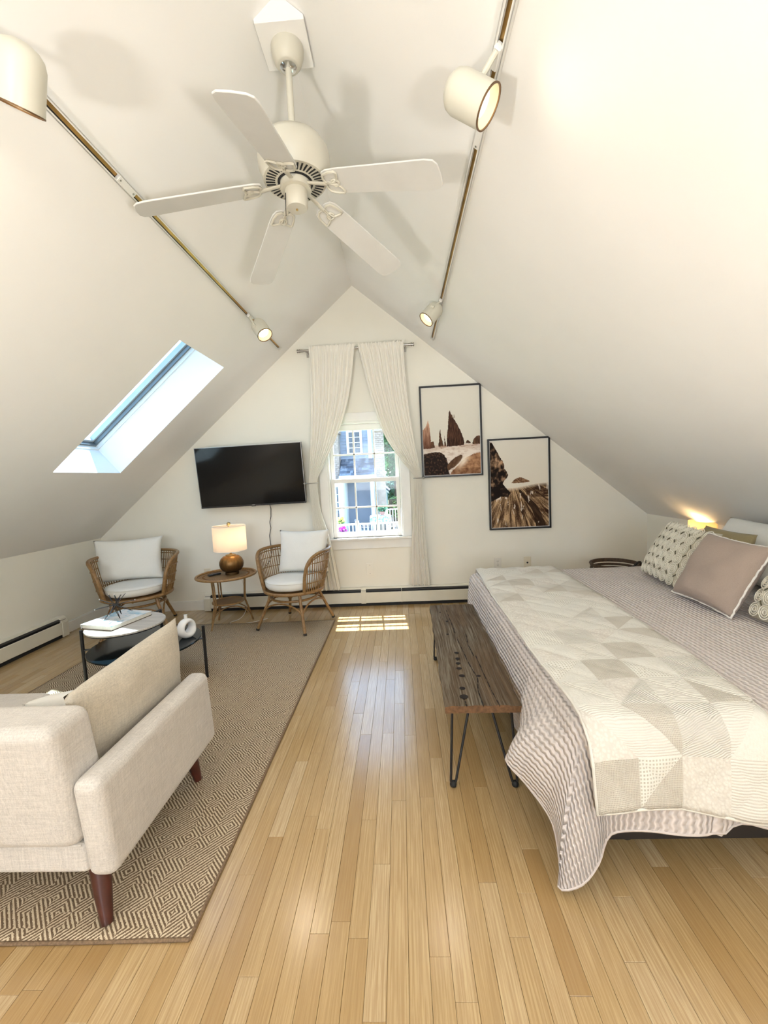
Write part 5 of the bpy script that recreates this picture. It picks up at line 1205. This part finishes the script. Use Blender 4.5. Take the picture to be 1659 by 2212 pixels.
# trees and hedge
def leaf_cloud(name, c, rx, ry, rz, n, size, mat, par, O, seed):
    r_ = random.Random(seed); b = B()
    for k in range(n):
        while True:
            p = Vector((r_.uniform(-1, 1), r_.uniform(-1, 1), r_.uniform(-1, 1)))
            if .25 < p.length < 1+.15*mn.noise(p*3+Vector((seed, 0, 0))): break
        q = Vector((p.x*rx, p.y*ry, p.z*rz))+Vector(c); a = Vector((r_.uniform(-1, 1), r_.uniform(-1, 1), r_.uniform(-.6, .6))).normalized(); d = a.cross(Vector((r_.uniform(-1, 1), r_.uniform(-1, 1), r_.uniform(-1, 1)))).normalized(); s_ = size*r_.uniform(.6, 1.3)
        b.add([q-a*s_, q-d*s_*.5, q+a*s_, q+d*s_*.5], [(0,1,2,3)])
    return tag(b.build(name, mat, par, O), kind='stuff')
def leafmat(name, c):
    m = N(name); f = m.n('NewGeometry').outputs['Random Per Island']; cc = m.ramp(f, [(0, tuple(x*.55 for x in c)), (1, tuple(min(1, x*1.4) for x in c))]); m.set(col=cc, rough=.6)
    t = m.n('BsdfTranslucent'); m.l(cc, t.inputs[0]); x = m.n('MixShader'); x.inputs[0].default_value = .45; m.l(m.b.outputs[0], x.inputs[1]); m.l(t.outputs[0], x.inputs[2]); m.l(x.outputs[0], m.out.inputs[0]); return m.mat
BARK = plain('bark', (.12, .085, .06), .9, var=.3, scale=12)
def tree(px, py, Y, rx, rz, n, colr, label, seed, grp='trees outside the window'):
    x, z = pc(px, py, Y); t = thing('leafy_tree', (x, Y, GZ), label, 'tree', grp); O = t.location.copy()
    B().tube([(x, Y, GZ), (x+.1, Y, (GZ+z)/2), (x, Y, z+rz*.4)], [.24, .18, .06], 10).build('trunk', BARK, t, O, smooth=60)
    leaf_cloud('foliage', (x, Y, z), rx, rx, rz, n, .16, leafmat('leaf_'+str(seed), colr), t, O, seed)
tree(850, 960, 31, 1.25, 2.4, 5200, (.16, .36, .17), 'light green tree beside the brown chimney outside the window', 11)
tree(866, 1052, 36, 2.2, 1.2, 4200, (.07, .17, .14), 'dark green tree above the hedge outside the window', 12)
tree(700, 930, 34, 3.0, 3.0, 3000, (.12, .26, .14), 'green tree behind the neighbouring house', 13)
x, z = pc(856, 1079, 28); hd = thing('clipped_hedge', (x+.8, 28, GZ), 'sunlit yellow green hedge beyond the deck', 'hedge'); O = hd.location.copy()
B().box((x-.5, 27.6, GZ), (x+3, 28.6, z+.05)).build('branches', BARK, hd, O)
leaf_cloud('foliage', (x+1.3, 28, z-.55), 2.0, .75, 1.05, 5200, .12, leafmat('leaf_hedge', (.42, .58, .22)), hd, O, 14)
# deck with white railings
DZ = pc(790, 1149, 16.0)[1]-.55
dk = thing('deck', (-1.5, 17, GZ), 'grey timber deck of the neighbouring house', 'deck'); O = dk.location.copy()
DKM = plain('deck_board', (.42, .43, .45), .8, var=.1)
for k in range(42): B().box((-5.0+.15*k, 13.9, DZ-.04), (-5.0+.15*k+.142, 19.7, DZ)).build('deck_board', DKM, dk, O)
B().box((-5, 14, GZ), (1.3, 19.7, DZ-.05)).build('deck_base', plain('deck_skirt', (.5, .5, .5), .8), dk, O)
def railing(xa, xb, Y, ztop, label):
    r = thing('deck_railing', ((xa+xb)/2, Y, DZ), label, 'railing', 'deck railings'); O = r.location.copy()
    B().box((xa, Y-.05, ztop-.05), (xb, Y+.05, ztop)).build('top_rail', EXW, r, O); B().box((xa, Y-.03, DZ+.08), (xb, Y+.03, DZ+.14)).build('bottom_rail', EXW, r, O)
    x = xa+.05
    while x < xb: B().box((x-.02, Y-.02, DZ+.1), (x+.02, Y+.02, ztop-.04)).build('baluster', EXW, r, O); x += .125
    for xx in (xa, (xa+xb)/2, xb): B().box((xx-.06, Y-.06, DZ), (xx+.06, Y+.06, ztop+.08)).build('post', EXW, r, O)
railing(-4.2, 1.2, 14.0, pc(790, 1130, 14.0)[1], 'white deck railing low in the window view, nearest')
railing(pc(834, 1100, 19.6)[0], 1.3, 19.6, pc(848, 1098, 19.8)[1], 'white deck railing behind the patio table')
# patio furniture
x, z = pc(822, 1113, 17.5); ta = thing('patio_table', (x, 17.5, DZ), 'patio table with a blue patterned cloth on the deck', 'table'); O = ta.location.copy()
m = N('blue_print_cloth'); n_ = m.noise(m.tc(), 14, 4); m.set(col=m.ramp(n_, [(.45, (.70, .76, .80)), (.55, (.16, .32, .44))], 'EASE'), rough=.8)
B().lathe([(.46, z-.30), (.44, z-.02), (.42, z), (.001, z+.002)], (x, 17.5, 0), 28, capt=False).build('cloth', m.mat, ta, O, smooth=60)
for a in range(4): B().tube([(x+.3*math.cos(a*1.57+.7), 17.5+.3*math.sin(a*1.57+.7), DZ), (x+.3*math.cos(a*1.57+.7), 17.5+.3*math.sin(a*1.57+.7), z-.02)], .02, 8).build('leg', BLACK, ta, O)
pt_ = thing('flower_pot', (x+.08, 17.5, z+.002), 'terracotta pot with a leafy plant on the patio table', 'potted plant'); O = pt_.location.copy()
B().lathe([(.07, .0), (.10, .14), (.11, .15), (.09, .15)], O, 18).build('pot', plain('terracotta', (.45, .22, .17), .8), pt_, O, smooth=40)
leaf_cloud('leaves', O+Vector((0, 0, .27)), .20, .20, .15, 240, .06, leafmat('leaf_pot', (.10, .24, .14)), pt_, O, 15)
def patio_chair(px, mat, rz, label):
    x, _ = pc(px, 1120, 17.2); r = thing('patio_chair', (x, 17.2, DZ), label, 'chair', 'patio chairs'); r.rotation_euler = (0, 0, rz)
    B().box((-.24, -.24, .40), (.24, .24, .43)).build('seat', mat, r, bevel=.01)
    B().box((-.24, .21, .43), (.24, .24, .92), mat=Matrix(((1,0,0,0), (0,1,.35,-.15), (0,0,1,0), (0,0,0,1)))).build('backrest', mat, r, bevel=.01)
    for sx_ in (-.22, .22):
        for sy_ in (-.22, .22): B().tube([(sx_, sy_, 0), (sx_, sy_, .42)], .016, 8).build('leg', mat, r)
        B().tube([(sx_*1.1, .22, .62), (sx_*1.1, -.22, .60), (sx_*1.1, -.22, .42)], .016, 8).build('armrest', mat, r)
patio_chair(789, plain('navy_metal', (.05, .07, .10), .5), R(80), 'dark metal patio chair at the side of the patterned table')
patio_chair(852, EXW, R(-80), 'white patio chair beyond the patterned table')
def flowers(px, py, Y, rad_, c, label, seed):
    x, z = pc(px, py, Y); t = thing('flower_basket', (x, Y, z-.3), label, 'flowers', 'flowers on the deck'); O = t.location.copy()
    B().lathe([(.06, -.30), (.10, -.14), (.09, -.14)], (x, Y, z), 14).build('pot', plain('blue_glaze', (.08, .2, .4), .3), t, O)
    leaf_cloud('leaves', (x, Y, z-.06), rad_, rad_, rad_*.8, 150, .05, leafmat('leaf_f%d' % seed, (.12, .3, .1)), t, O, seed)
    leaf_cloud('blossom', (x, Y, z), rad_, rad_, rad_, 160, .05, plain('petal_%d' % seed, c, .6), t, O, seed+50)
flowers(740, 1145, 13.8, .14, (.70, .05, .62), 'magenta flowers hanging by the deck railing', 16)
flowers(737, 1124, 15.5, .13, (.85, .74, .22), 'yellow flowers on the deck beside the house wall', 17)
